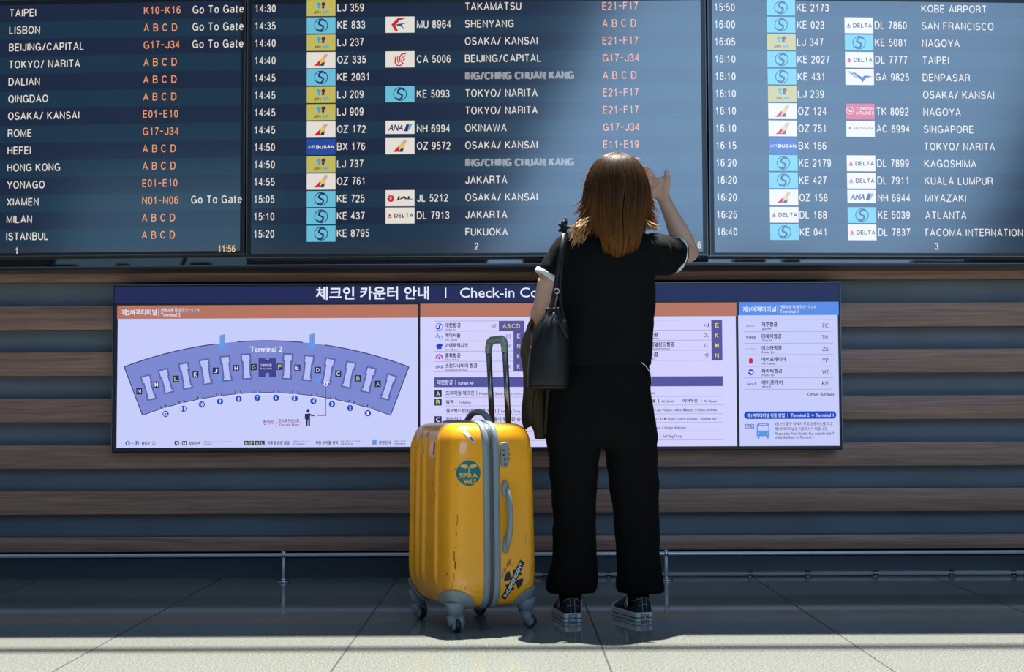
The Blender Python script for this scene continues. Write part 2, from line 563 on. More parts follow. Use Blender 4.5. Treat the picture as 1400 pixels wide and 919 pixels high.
class Frame:
    """a flat face standing in the hall: local x along it, local z up, local -y towards the viewer"""

    def __init__(self, px, py, Y, yaw=0.0):
        self.o = at(px, py, Y)
        self.yaw = yaw
        self.ux = Vector((math.cos(yaw), math.sin(yaw), 0))
        self.nn = Vector((math.sin(yaw), -math.cos(yaw), 0))

    def uv(self, px, py):
        d = ray(px, py)
        e = Vector((0, 0, EYE))
        t = (self.o - e).dot(self.nn) / d.dot(self.nn)
        p = e + d * t - self.o
        return p.dot(self.ux), p.z

    def rect_uv(self, x0, y0, x1, y1):
        xm, ym = (x0 + x1) / 2, (y0 + y1) / 2
        return self.uv(x0, ym)[0], self.uv(xm, y1)[1], self.uv(x1, ym)[0], self.uv(xm, y0)[1]

    def rect(self, mb, x0, y0, x1, y1, mat, d):
        a, b, c, e = self.rect_uv(x0, y0, x1, y1)
        mb.add([(a, -d, b), (c, -d, b), (c, -d, e), (a, -d, e)], [(0, 1, 2, 3)], mat)

    def slab(self, mb, x0, y0, x1, y1, mat, d0, d1):
        a, b, c, e = self.rect_uv(x0, y0, x1, y1)
        mb.box((a, -d0, b), (c, -d1, e), mat)

    def poly(self, mb, pts, mat, d):
        vs = [self.uv(*p) for p in pts]
        mb.add([(u, -d, v) for u, v in vs], [tuple(range(len(vs)))], mat)

    def disc(self, mb, cx, cy, r, mat, d, n=20, ry=None):
        ry = ry or r
        self.poly(mb, [(cx + r * math.cos(2 * PI * i / n), cy + ry * math.sin(2 * PI * i / n)) for i in range(n)], mat, d)

    def stroke(self, mb, pts, w, mat, d):
        vs, fs = ribbon(pts, w / 2)
        q = [self.uv(p[0], p[1]) for p in vs]
        mb.add([(u, -d, v) for u, v in q], fs, mat)

    def letters(self, mb, s, x, ybase, cap, xs, mat, d, wt=.135, x1=None):
        """stroke lettering from pixel x (left) on the baseline; cap in px; xs = width factor"""
        u0, v0 = self.uv(x, ybase)
        k = abs(self.uv(x, ybase - cap)[1] - v0)
        if x1 is not None:
            xs = (self.uv(x1, ybase)[0] - u0) / k / (stroke_width(s) + wt)
        cx = 0.0
        for c in s:
            w, st = G[c]
            for pl in st:
                sk = [((p[0] + cx) * xs + wt / 2, wt / 2 + p[1] * (1 - wt)) for p in pl]
                vs, fs = ribbon(sk, wt / 2)
                mb.add([(u0 + p[0] * k, -d, v0 + p[1] * k) for p in vs], fs, mat)
            cx += w + GAP

    def text(self, mb, s, x0, y0, x1, y1, mat, d, bold=0.0, slant=0.0):
        """font lettering stretched into the pixel box"""
        vs, fs = font_mesh(s, bold)
        if not vs:
            return
        a, b, c, e = self.rect_uv(x0, y0, x1, y1)
        xa, xb = min(v[0] for v in vs), max(v[0] for v in vs)
        ya, yb = min(v[1] for v in vs), max(v[1] for v in vs)
        kx, ky = (c - a) / max(1e-6, xb - xa), (e - b) / max(1e-6, yb - ya)
        mb.add([(a + (p[0] - xa) * kx + (p[1] - ya) * ky * slant, -d, b + (p[1] - ya) * ky) for p in vs], fs, mat)

    def line(self, mb, s, x0, base, x1, cap, mat, d, bold=0.012):
        """latin lettering: width to fit, height from the capital letter height"""
        vs, fs = font_mesh(s, bold)
        a, v0 = self.uv(x0, base)
        c = self.uv(x1, base)[0]
        k = abs(self.uv(x0, base - cap)[1] - v0) / 0.69
        xa, xb = min(v[0] for v in vs), max(v[0] for v in vs)
        kx = (c - a) / max(1e-6, xb - xa)
        mb.add([(a + (p[0] - xa) * kx, -d, v0 + p[1] * k) for p in vs], fs, mat)


# ------------------------------------------------------------------ hall shell
WALL_Y = 6.80          # recessed wall panels
SLAT_Y = 6.70          # face of the wooden slats
WALL_TOP = (WALL_Y - floor_at(300, 873.0).y) * math.tan(SUN_ELEV)

mb = MB()
mb.box((-14, -10, -0.2), (14, 6.9, 0), M['floor'])
mb.build('floor', kind='structure')

mb = MB()
mb.box((-14, WALL_Y, 0), (14, 6.95, WALL_TOP), M['recess'])
# dark plinth and the black gap above it
zc = lambda py: at(80, py, WALL_Y).z
mb.box((-14, 6.79, 0), (14, WALL_Y, zc(764)), M['plinth'])
mb.box((-14, 6.785, zc(764)), (14, WALL_Y, zc(755)), M['gap'])
wall = mb.build('wall_back', kind='structure')
mb = MB()
for a, b in ((358, 386), (419, 451), (482, 514), (545.5, 577.5), (609, 641), (672, 703.5), (735.5, 755)):
    za, zb = at(80, b, SLAT_Y).z, at(80, a, SLAT_Y).z
    n = 9
    prof = [(SLAT_Y - 0.004 * math.sin(PI * i / n), za + (zb - za) * i / n) for i in range(n + 1)]
    prof += [(WALL_Y + 0.002, zb), (WALL_Y + 0.002, za)]
    mb.loft([[(-13.99, y, z) for y, z in prof], [(13.99, y, z) for y, z in prof]], M['wood'])
mb.build('wooden_cladding', wall)

mb = MB()
mb.box((-14.2, -10, 0), (-14, 9.8, 12), M['hall']); mb.build('wall_left', kind='structure')
mb = MB()
mb.box((14, -10, 0), (14.2, 9.8, 12), M['hall']); mb.build('wall_right', kind='structure')


def wall_with_holes(y0, y1, x0, x1, z0, z1, holes, mat):
    """grid wall; each hole is a slanted quad: z range plus x range at the bottom and shift at the top"""
    mb = MB()
    zs = sorted({z0, z1} | {h[2] for h in holes} | {h[3] for h in holes})
    for za, zb_ in zip(zs[:-1], zs[1:]):
        act = sorted([h for h in holes if h[2] <= za and h[3] >= zb_], key=lambda h: h[0])
        xs = lambda h, e, z: h[e] + h[4] * (z - h[2]) / (h[3] - h[2])
        cur = (x0, x0)
        segs = []
        for h in act:
            segs.append((cur, (xs(h, 0, za), xs(h, 0, zb_))))
            cur = (xs(h, 1, za), xs(h, 1, zb_))
        segs.append((cur, (x1, x1)))
        for (a0, a1), (b0, b1) in segs:
            vs = [(a0, y0, za), (b0, y0, za), (b1, y0, zb_), (a1, y0, zb_), (a0, y1, za), (b0, y1, za), (b1, y1, zb_), (a1, y1, zb_)]
            mb.add(vs, [(0, 1, 2, 3), (4, 7, 6, 5), (0, 4, 5, 1), (1, 5, 6, 2), (2, 6, 7, 3), (3, 7, 4, 0)], mat)
    return mb


HOLES = [(-1.25, 8.9, 2.6, 8.4, 2.8), (-9.6, -5.2, 2.4, 4.6, 0.8)]
wall_with_holes(-10.2, -10.0, -14, 14, 0, 12, HOLES, M['hall']).build('wall_front', kind='structure')


def window(name, h, mat, nx, nz):
    xa, xb, za, zb_, sl = h
    q = lambda u, v, y: (xa + (xb - xa) * u + sl * v, y, za + (zb_ - za) * v)
    mb = MB()
    mb.add([q(0, 0, -10.1), q(1, 0, -10.1), q(1, 1, -10.1), q(0, 1, -10.1)], [(0, 1, 2, 3)], mat)
    o = mb.build(name, kind='structure')
    mb = MB()
    for i in range(nx + 1):
        mb.tube([q(i / nx, 0, -10.06), q(i / nx, 1, -10.06)], 0.035, M['mullion'], 4)
    for i in range(nz + 1):
        mb.tube([q(0, i / nz, -10.06), q(1, i / nz, -10.06)], 0.035, M['mullion'], 4)
    mb.build('window_frame', o)


window('window_1', HOLES[0], M['clear'], 1, 1)
window('added_window', HOLES[1], M['tint'], 2, 1)  # unseen window, added for the dim reflection in the left board
portal('window_portal', (4.9, -10.0, 5.5), (PI / 2, 0, 0), 13.8, 5.9)
mb = MB()
for x, w in ((-9.3, .5), (-8.1, .16), (-6.9, .3), (-5.6, .8), (-.4, .9), (1.9, .7), (3.4, .2), (5.3, .5), (6.1, .25), (8.2, .8)):
    mb.box((x, -9.95, 2.2), (x + w, -9.75, 3.17), M['mullion'])
mb.build('added_dark_panels', kind='structure')  # unseen panels, added to give the glossy fascia dark shapes to reflect

# roof with an unseen skylight, widened so the sunlit floor bounces more light
ZR = 12.0
SK0, SK1 = -4.0 + ZR / math.tan(SUN_ELEV), 9.6
mb = MB()
mb.box((-14, -10, ZR), (14, SK0, ZR + 0.2), M['ceiling'])
mb.build('ceiling', kind='structure')
mb = MB()
mb.add([(-14, SK0, ZR + .1), (14, SK0, ZR + .1), (14, SK1, ZR + .1), (-14, SK1, ZR + .1)], [(0, 1, 2, 3)], M['skylight'])
mb.build('window_3', kind='structure')
mb = MB()
bar_y = floor_at(300, 890.5).y + ZR / math.tan(SUN_ELEV)
mb.box((-14, bar_y - 0.03, ZR - 0.02), (14, bar_y + 0.03, ZR + 0.08), M['mullion'])
mb.box((-14, SK1, ZR - 0.02), (14, SK1 + 0.2, ZR + 0.2), M['mullion'])
mb.build('trim_2', kind='structure')
portal('skylight_portal', (0, (SK0 + SK1) / 2, ZR - 0.05), (0, 0, 0), 27.8, SK1 - SK0)


# ------------------------------------------------------------------ flight boards
T_WHITE = lit('board_text_white', (222, 214, 204))
T_ORANGE = lit('board_text_orange', (232, 150, 98))
T_AMBER = lit('board_text_amber', (236, 196, 110))
T_DIM = lit('board_text_scrolling', (150, 152, 156))
B_DARK = lit('board_row_dark', (15, 28, 54))
B_TEAL = lit('board_row_teal', (16, 43, 64))
B_FOOT = lit('board_footer', (33, 43, 58))
c_cream = lit('logo_cream', (226, 219, 210))
c_yel = lit('logo_yellow', (190, 180, 86))
c_sky = lit('logo_sky_blue', (104, 186, 212))
c_navy = lit('logo_navy', (22, 44, 96))
c_red = lit('logo_red', (196, 26, 44))
c_blu = lit('logo_blue', (26, 68, 156))
c_cyan = lit('logo_cyan', (62, 160, 196))
c_plum = lit('logo_plum', (84, 34, 66))
c_gold = lit('logo_gold', (232, 190, 66))
c_tan = lit('logo_tan', (196, 168, 150))
c_crim = lit('logo_crimson', (206, 48, 80))
c_grey = lit('logo_grey', (190, 196, 204))
c_dk = lit('logo_black', (28, 26, 32))


def logo(fr, parent, kind, x0, y0, x1, y1, d):
    mb = MB()
    w, h = x1 - x0, y1 - y0
    X = lambda a: x0 + a * w
    Y = lambda a: y0 + a * h
    e = d + 0.0008

    def bgd(m): fr.rect(mb, x0, y0, x1, y1, m, d)

    def pl(pts, m, dd=e): fr.poly(mb, [(X(a), Y(b)) for a, b in pts], m, dd)

    def st(pts, wd, m, dd=e): fr.stroke(mb, [(X(a), Y(b)) for a, b in pts], wd, m, dd)
    if kind == 'KE':
        bgd(c_sky)
        cx, cy, r = X(.5), Y(.5), h * .40
        pc = lambda a0, a1, rr, n=14, ox=0, oy=0: [(cx + ox + rr * math.cos(math.radians(a0 + (a1 - a0) * i / n)), cy + oy + rr * math.sin(math.radians(a0 + (a1 - a0) * i / n))) for i in range(n + 1)]
        fr.stroke(mb, pc(-60, 120, r), 1.1, c_navy, e)
        fr.stroke(mb, pc(120, 300, r), 1.1, c_navy, e)
        s = pc(-35, -190, r * .56, 12, r * .22, -r * .28) + pc(-10, 145, r * .56, 12, -r * .22, r * .28)
        fr.stroke(mb, s, 2.4, c_navy, e + .0003)
    elif kind == 'LJ':
        bgd(c_yel)
        cx, cy = X(.5), Y(.36)
        for sx, sy, rx, ry, m in ((-1, -1, 3.0, 2.6, c_cyan), (1, -1, 3.0, 2.8, c_plum), (-.8, 1.0, 2.0, 1.8, c_cyan), (.8, 1.0, 2.0, 1.8, c_plum)):
            fr.disc(mb, cx + sx * 3.3, cy + sy * 2.1, rx, m, e, 12, ry)
        fr.letters(mb, 'JIN', X(.24), Y(.86), h * .19, 1.2, c_plum, e, .22, X(.49))
        fr.letters(mb, 'AIR', X(.54), Y(.86), h * .19, 1.2, c_cyan, e, .22, X(.77))
    elif kind == 'OZ':
        bgd(c_cream)
        pl([(.25, .86), (.40, .60), (.47, .48), (.46, .86)], c_red)
        pl([(.25, .86), (.47, .48), (.50, .62), (.36, .86)], c_red)
        pl([(.47, .48), (.58, .24), (.60, .60), (.52, .66)], c_gold)
        pl([(.58, .24), (.62, .14), (.75, .14), (.66, .42), (.60, .52)], c_tan)
        pl([(.47, .48), (.60, .52), (.66, .42), (.63, .62), (.5, .70)], c_gold, e + .0002)
        pl([(.46, .86), (.5, .70), (.63, .60), (.60, .86)], c_navy, e + .0003)
    elif kind == 'MU':
        bgd(c_cream)
        pl([(.74, .08), (.42, .10), (.20, .50), (.34, .92), (.44, .92), (.34, .55), (.48, .25)], c_red)
        pl([(.38, .48), (.80, .36), (.56, .50), (.64, .78), (.50, .58), (.40, .62)], c_blu)
    elif kind == 'CA':
        bgd(c_cream)
        st([(.34, .35), (.33, .7), (.40, .88), (.52, .88), (.60, .74), (.52, .6)], 1.6, c_red)
        st([(.42, .3), (.41, .62), (.46, .74)], 1.4, c_red)
        st([(.50, .66), (.48, .4), (.56, .18), (.72, .12)], 1.8, c_red)
        st([(.56, .58), (.56, .42), (.70, .26)], 1.3, c_red)
        st([(.6, .62), (.62, .52), (.68, .48)], 1.3, c_red)
    elif kind == 'NH':
        fr.rect(mb, x0, y0, x1, y0 + h * .82, c_cream, d)
        fr.text(mb, 'ANA', X(.09), Y(.24), X(.60), Y(.62), c_navy, e, .03, .25)
        pl([(.64, .66), (.72, .22), (.82, .22), (.76, .66)], c_navy)
        pl([(.76, .66), (.83, .22), (.92, .22), (.86, .45)], c_cyan)
    elif kind == 'BX':
        bgd(c_blu)
        fr.letters(mb, 'AIR', X(.04), Y(.62), h * .22, 1, c_grey, e, .13, X(.29))
        fr.letters(mb, 'BUSAN', X(.33), Y(.62), h * .22, 1, c_cream, e, .24, X(.96))
    elif kind == 'JL':
        bgd(c_cream)
        fr.disc(mb, X(.18), Y(.52), h * .22, c_red, e)
        st([(.12, .48), (.2, .38), (.16, .56), (.22, .52)], .8, c_cream, e + .0003)
        fr.text(mb, 'JAL', X(.34), Y(.38), X(.92), Y(.64), c_dk, e, .04, .3)
    elif kind == 'DL':
        bgd(c_cream)
        pl([(.06, .64), (.14, .36), (.14, .54)], c_crim)
        pl([(.14, .36), (.22, .64), (.14, .54)], c_plum)
        pl([(.07, .66), (.14, .58), (.21, .66)], c_crim, e + .0002)
        fr.letters(mb, 'DELTA', X(.30), Y(.64), h * .27, 1, c_dk, e, .19, X(.96))
    elif kind == 'TK':
        bgd(c_crim)
        fr.disc(mb, X(.14), Y(.44), h * .24, c_cream, e)
        fr.disc(mb, X(.14), Y(.44), h * .21, c_crim, e + .0003)
        st([(.06, .36), (.14, .5), (.22, .48)], 1.2, c_cream, e + .0005)
        fr.letters(mb, 'TURKISH', X(.34), Y(.42), h * .2, 1, c_cream, e, .16, X(.97))
        fr.letters(mb, 'AIRLINES', X(.34), Y(.68), h * .2, 1, c_cream, e, .16, X(.99))
    elif kind == 'AC':
        bgd(c_cream)
        fr.disc(mb, X(.13), Y(.46), 1.7, c_crim, e)
        fr.letters(mb, 'AIR CANADA', X(.24), Y(.53), h * .13, 1, c_dk, e, .16, X(.94))
    elif kind == 'GA':
        bgd(c_cream)
        for i in range(5):
            a = i * .085
            st([(.08 + a * .7, .16 + a), (.30 + a * .55, .20 + a * 1.05), (.44 + a * .45, .40 + a * .9), (.58 + a * .1, .52 + a * .85)], 1.0, (c_navy, c_blu, c_blu, c_cyan, c_cyan)[i])
        pl([(.55, .62), (.66, .40), (.76, .40), (.94, .48), (.72, .54), (.60, .84)], c_blu, e + .0003)
    mb.build('airline_logo', parent)


PITCH = 23.65


def flight_board(yaw, jx, jy, jY, x0, x1, ytop, label, row0, text_fn, stripe_shift=0):
    """jx,jy,jY: a pixel and its depth on the board face; x0..x1 outer edges in pixels"""
    fr = Frame(jx, jy, jY, yaw)
    xm = (x0 + x1) / 2
    base_u, base_v = fr.uv(xm, 351.2)
    base = fr.o + fr.ux * base_u + Vector((0, 0, base_v))
    # re-anchor the frame on the middle of the lower edge
    fr.o = base
    t = thing('flight_information_board', label, 'display board', base, yaw, 'flight information boards')
    mb = MB()
    fr.slab(mb, x0, ytop, x1, 351.2, M['bezel'], 0.0, -0.05)
    # raised rim with a bright outer edge
    for a, b, c, e in ((x0, ytop, x0 + 1.1, 351.2), (x1 - 1.1, ytop, x1, 351.2), (x0, 350.0, x1, 351.2), (x0, ytop, x1, ytop + 1.1)):
        fr.slab(mb, a, b, c, e, M['edge'], 0.006, -0.002)
    mb.build('frame', t)
    mb = MB()
    sx0, sx1, sy0, sy1 = x0 + 6.5, x1 - 6.5, ytop + 7, 346.0
    ys = [row0 + PITCH * (i - .5) for i in range(15)]
    ys[0] = min(ys[0], sy0)
    um = fr.uv
    for i in range(14):
        a, b = max(ys[i], sy0), ys[i + 1]
        u0, u1 = um(sx0, 200)[0], um(sx1, 200)[0]
        va, vb = um(xm, a)[1], um(xm, b)[1]
        mb.add([(u0, -.001, vb), (u1, -.001, vb), (u1, -.001, va), (u0, -.001, va)], [(0, 1, 2, 3)], B_TEAL if (i % 2) else B_DARK)
    va, vb = um(xm, ys[14])[1], um(xm, sy1)[1]
    mb.add([(u0, -.001, vb), (u1, -.001, vb), (u1, -.001, va), (u0, -.001, va)], [(0, 1, 2, 3)], B_FOOT)
    scr = mb.build('screen', t)
    text_fn(fr, scr)
    return t


D = 0.0022
XS_DEST = 1.0


def col_text(fr, parent, name, items, x, ymid, mat, width_ref=None, cap=10.6, wt=.125, xs=None, x1f=None):
    """items: (row_y_at_this_column, string)"""
    u = fr.uv(x, ymid)[0]
    for y, s in items:
        mb = MB()
        # the column stays vertical on the board: find the pixel x with that u on this row
        xx = x
        for _ in range(3):
            xx += (u - fr.uv(xx, y)[0]) * F_PX / 6.45
        m = mat
        if s.startswith('~'):
            s = s[1:]
            fr.letters(mb, s, xx, y + cap / 2, cap, xs * .98, T_DIM, D, wt * 1.25)
            fr.letters(mb, s, xx + 1.6, y + cap / 2, cap, xs * .98, T_DIM, D + .0003, wt * 1.1)
        else:
            fr.letters(mb, s, xx, y + cap / 2, cap, xs, m, D, wt)
        mb.build(name, parent)


def rows(y0, n=14, pitch=PITCH):
    return [y0 + pitch * i for i in range(n)]


wf = lambda s, px, cap=10.6, wt=.135: px / cap / (stroke_width(s) + wt)
XS_D = wf('BEIJING/CAPITAL', 103)
XS_T = wf('14:45', 28.5)
XS_F = wf('KE 2031', 44)
XS_C = wf('E21-F17', 48)


def txt1(fr, scr):
    dest = ['TAIPEI', 'LISBON', 'BEIJING/CAPITAL', 'TOKYO/ NARITA', 'DALIAN', 'QINGDAO', 'OSAKA/ KANSAI', 'ROME', 'HEFEI', 'HONG KONG', 'YONAGO', 'XIAMEN', 'MILAN', 'ISTANBUL']
    gate = ['K10-K16', 'A B C D', 'G17-J34', 'A B C D', 'A B C D', 'A B C D', 'E01-E10', 'G17-J34', 'A B C D', 'A B C D', 'E01-E10', 'N01-N06', 'A B C D', 'A B C D']
    p = (323.5 - 18) / 13
    col_text(fr, scr, 'destination_lettering', list(zip(rows(18, 14, p), dest)), 11, 170, T_WHITE, xs=XS_D)
    p = (321.5 - 14.5) / 13
    r2 = rows(14.5, 14, p)
    col_text(fr, scr, 'counter_lettering', list(zip(r2, gate)), 195.5, 170, T_ORANGE, xs=XS_C)
    r3 = rows(13.3, 14, p)
    col_text(fr, scr, 'status_lettering', [(r3[i], 'Go To Gate') for i in (0, 1, 2, 11)], 262.5, 140, T_WHITE, xs=wf('Go To Gate', 67), cap=11)
    mb = MB()
    fr.letters(mb, '1', 20.5, 348, 9.5, XS_T, T_WHITE, D)
    mb.build('page_number', scr)
    mb = MB()
    fr.letters(mb, '11:56', 298, 345, 9.5, XS_T, T_AMBER, D, x1=321.5)
    mb.build('clock_lettering', scr)


def txt2(fr, scr):
    tm = ['14:30', '14:35', '14:40', '14:40', '14:45', '14:45', '14:45', '14:45', '14:50', '14:50', '14:55', '15:05', '15:10', '15:20']
    f1 = ['LJ 359', 'KE 833', 'LJ 237', 'OZ 335', 'KE 2031', 'LJ 209', 'LJ 909', 'OZ 172', 'BX 176', 'LJ 737', 'OZ 761', 'KE 725', 'KE 437', 'KE 8795']
    f2 = {1: 'MU 8964', 3: 'CA 5006', 5: 'KE 5093', 7: 'NH 6994', 8: 'OZ 9572', 11: 'JL 5212', 12: 'DL 7913'}
    ds = ['TAKAMATSU', 'SHENYANG', 'OSAKA/ KANSAI', 'BEIJING/CAPITAL', '~ING/CHING CHUAN KANG', 'TOKYO/ NARITA', 'TOKYO/ NARITA', 'OKINAWA', 'OSAKA/ KANSAI', '~ING/CHING CHUAN KANG', 'JAKARTA', 'OSAKA/ KANSAI', 'JAKARTA', 'FUKUOKA']
    ct = ['E21-F17', 'A B C D', 'E21-F17', 'G17-J34', 'A B C D', 'E21-F17', 'E21-F17', 'G17-J34', 'E11-E19', 'E21-F17', 'G17-J34', 'A B C D', 'A B C D', 'A B C D']
    r = rows(12, 14, (320 - 12) / 13)
    col_text(fr, scr, 'time_lettering', list(zip(r, tm)), 347.5, 170, T_WHITE, xs=XS_T)
    r1 = rows(10.5, 14, (319 - 10.5) / 13)
    col_text(fr, scr, 'flight_lettering', list(zip(r1, f1)), 461, 170, T_WHITE, xs=XS_F)
    r2 = rows(9.8, 14, (318.2 - 9.8) / 13)
    col_text(fr, scr, 'partner_flight_lettering', [(r2[i], s) for i, s in f2.items()], 570, 170, T_WHITE, xs=XS_F)
    r3 = rows(9, 14, (317.3 - 9) / 13)
    col_text(fr, scr, 'destination_lettering', list(zip(r3, ds)), 636, 170, T_WHITE, xs=XS_D)
    r4 = rows(8.3, 14, (316 - 8.3) / 13)
    col_text(fr, scr, 'counter_lettering', list(zip(r4, ct)), 824.5, 170, T_ORANGE, xs=XS_C)
    mb = MB()
    fr.letters(mb, '2', 649, 341.5, 9.5, XS_T, T_WHITE, D)
    mb.build('page_number', scr)
    mb = MB()
    fr.letters(mb, '11:56', 934, 340, 9.5, XS_T, T_AMBER, D, x1=958)
    mb.build('clock_lettering', scr)
    for i in range(14):
        logo(fr, scr, f1[i][:2], 419.5, r1[i] + .6 - 11, 458.7, r1[i] + .6 + 11, .0018)
    for i, s in f2.items():
        logo(fr, scr, s[:2], 527.2, r2[i] + .3 - 11, 566.7, r2[i] + .3 + 11, .0018)


def txt3(fr, scr):
    tm = ['15:50', '16:00', '16:05', '16:10', '16:10', '16:10', '16:10', '16:10', '16:15', '16:20', '16:20', '16:20', '16:25', '16:40']
    f1 = ['KE 2173', 'KE 023', 'LJ 347', 'KE 2027', 'KE 431', 'LJ 239', 'OZ 124', 'OZ 751', 'BX 166', 'KE 2179', 'KE 427', 'OZ 158', 'DL 188', 'KE 041']
    f2 = {1: 'DL 7860', 2: 'KE 5081', 3: 'DL 7777', 4: 'GA 9825', 6: 'TK 8092', 7: 'AC 6994', 9: 'DL 7899', 10: 'DL 7911', 11: 'NH 6944', 12: 'KE 5039', 13: 'DL 7837'}
    ds = ['KOBE AIRPORT', 'SAN FRANCISCO', 'NAGOYA', 'TAIPEI', 'DENPASAR', 'OSAKA/ KANSAI', 'NAGOYA', 'SINGAPORE', 'TOKYO/ NARITA', 'KAGOSHIMA', 'KUALA LUMPUR', 'MIYAZAKI', 'ATLANTA', '[ACOMA INTERNATION']
    r = rows(9.8, 14, (317 - 9.8) / 13)
    col_text(fr, scr, 'time_lettering', list(zip(r, tm)), 978, 170, T_WHITE, xs=XS_T)
    r1 = rows(10.4, 14, (317.4 - 10.4) / 13)
    col_text(fr, scr, 'flight_lettering', list(zip(r1, f1)), 1091.3, 170, T_WHITE, xs=XS_F)
    r2 = rows(11, 14, (317.6 - 11) / 13)
    col_text(fr, scr, 'partner_flight_lettering', [(r2[i], s) for i, s in f2.items()], 1198, 170, T_WHITE, xs=XS_F)
    r3 = rows(12, 14, (317.9 - 12) / 13)
    col_text(fr, scr, 'destination_lettering', list(zip(r3, ds)), 1262.5, 170, T_WHITE, xs=XS_D)
    mb = MB()
    fr.letters(mb, '3', 1278, 341.5, 9.5, XS_T, T_WHITE, D)
    mb.build('page_number', scr)
    du = lambda x, y: (170 - y) * 0.0165
    for i in range(14):
        x = 1050.5 - du(0, r1[i])
        logo(fr, scr, f1[i][:2], x, r1[i] - 10.8, x + 39, r1[i] + 10.8, .0018)
    for i, s in f2.items():
        x = 1156.7 - du(0, r2[i])
        logo(fr, scr, s[:2], x, r2[i] + .2 - 10.8, x + 39, r2[i] + .2 + 10.8, .0018)


Y_C = 6.40
flight_board(math.radians(-1.0), 652, 200, Y_C, 337.6, 966.2, -4, 'middle flight information board above the person, page number 2', 10.5, txt2)
_f = Frame(652, 200, Y_C, math.radians(-1.0))
pL = _f.o + _f.ux * _f.uv(335.6, 200)[0]
pR = _f.o + _f.ux * _f.uv(968.6, 200)[0]
flight_board(math.radians(-3.2), 335.4, 200, pL.y, -296, 335.4, 0, 'flight information board at the left, cut off by the edge, page number 1', 18.5, txt1)
flight_board(math.radians(3.2), 968.8, 200, pR.y, 968.8, 1610, -4, 'flight information board at the right under bright glare, page number 3', 11.2, txt3)

# glossy black fascia behind the boards, in three flat facets like the boards
zb = at(700, 361.8, pL.y + .05).z
fy = lambda p, yaw, x: p.y + math.tan(yaw) * (x - p.x) + .052
xs_ = [(-13.9, fy(pL, math.radians(-3.2), -3.2) + .001), (-3.2, fy(pL, math.radians(-3.2), -3.2)), (pL.x, pL.y + .052), (pR.x, pR.y + .052), (5.2, fy(pR, math.radians(3.2), 5.2)), (13.9, fy(pR, math.radians(3.2), 5.2))]
mb = MB()
mb.loft([[(x, y, zb), (x, y, 3.4), (x, SLAT_Y + .02, 3.4), (x, SLAT_Y + .02, zb)] for x, y in xs_], M['fascia'])
fascia = mb.build('trim_1', kind='structure')
mb = MB()
mb.loft([[(x, y - .010, zb - .012), (x, y - .010, zb), (x, SLAT_Y + .02, zb), (x, SLAT_Y + .02, zb - .012)] for x, y in xs_], M['bezel'])
mb.loft([[(x, y - .012, zb - .002), (x, y - .012, zb + .003), (x, y - .001, zb + .003), (x, y - .001, zb - .002)] for x, y in xs_], M['edge'])
mb.build('lower_edge', fascia)


# ------------------------------------------------------------------ check-in counter sign
SG_Y = 6.60
sg = Frame(652, 500, SG_Y)
sg.o = Vector((sg.o.x, SG_Y, at(652, 617.3, SG_Y).z))
t = thing('check_in_counter_sign', 'long lit sign with a terminal map and airline counter lists, hung on the wooden slats', 'sign', sg.o)
mb = MB()
sg.slab(mb, 153.4, 387.5, 1150.6, 617.3, M['signframe'], 0, -0.098)
o = mb.build('frame', t)
bake(o, ('BEVEL', 0.006, 2)); o.data.polygons.foreach_set('use_smooth', [False] * len(o.data.polygons))
mb = MB()
sg.slab(mb, 153.4, 387.3, 1150.6, 388.4, M['edge'], 0.001, -0.002)
sg.slab(mb, 153.2, 388, 154.2, 617, M['edge'], 0.001, -0.002)
sg.slab(mb, 1149.8, 388, 1150.8, 617, M['edge'], 0.001, -0.002)
mb.build('edge_trim', t)

S_BG = lit('sign_white', (199, 205, 250), rough=.25)
S_BG2 = lit('sign_white_violet', (211, 209, 253), rough=.25)
S_NAVY = lit('sign_navy_band', (34, 42, 86), rough=.25)
S_ORG = lit('sign_orange_band', (180, 116, 98), rough=.25)
S_BLUE = lit('sign_blue_band', (88, 140, 232), rough=.25)
S_PUR = lit('sign_purple_bar', (84, 84, 156), rough=.25)
S_TXT = lit('sign_text_dark', (42, 38, 76), rough=.25)
S_TXT2 = lit('sign_text_soft', (64, 60, 104), rough=.25)
S_WT = lit('sign_text_white', (226, 230, 252), rough=.25)
S_YEL = lit('sign_text_yellow', (226, 206, 130), rough=.25)
S_GRN = lit('sign_text_green', (176, 214, 130), rough=.25)
S_LINE = lit('sign_rule', (172, 156, 196), rough=.25)
S_MAP = lit('sign_map_blue', (124, 136, 208), rough=.25)
S_MAPD = lit('sign_map_shade', (98, 104, 178), rough=.25)
S_ISL = lit('sign_map_island', (182, 192, 246), rough=.25)
S_OUT = lit('sign_map_outline', (56, 48, 104), rough=.25)
S_DK = lit('sign_map_dark', (40, 40, 84), rough=.25)
S_HALL = lit('sign_map_hall', (66, 66, 142), rough=.25)
S_EXIT = lit('sign_exit_blue', (26, 74, 186), rough=.25)
S_FLAG = lit('sign_flag_blue', (92, 156, 236), rough=.25)
S_MAR = lit('sign_maroon', (140, 58, 118), rough=.25)
S_SKY = lit('sign_icon_blue', (92, 150, 226), rough=.25)
S_RED = lit('sign_logo_red', (182, 44, 82), rough=.25)
S_ROY = lit('sign_logo_blue', (42, 66, 190), rough=.25)
S_MAG = lit('sign_logo_magenta', (176, 72, 176), rough=.25)
S_CYN = lit('sign_logo_cyan', (80, 160, 200), rough=.25)

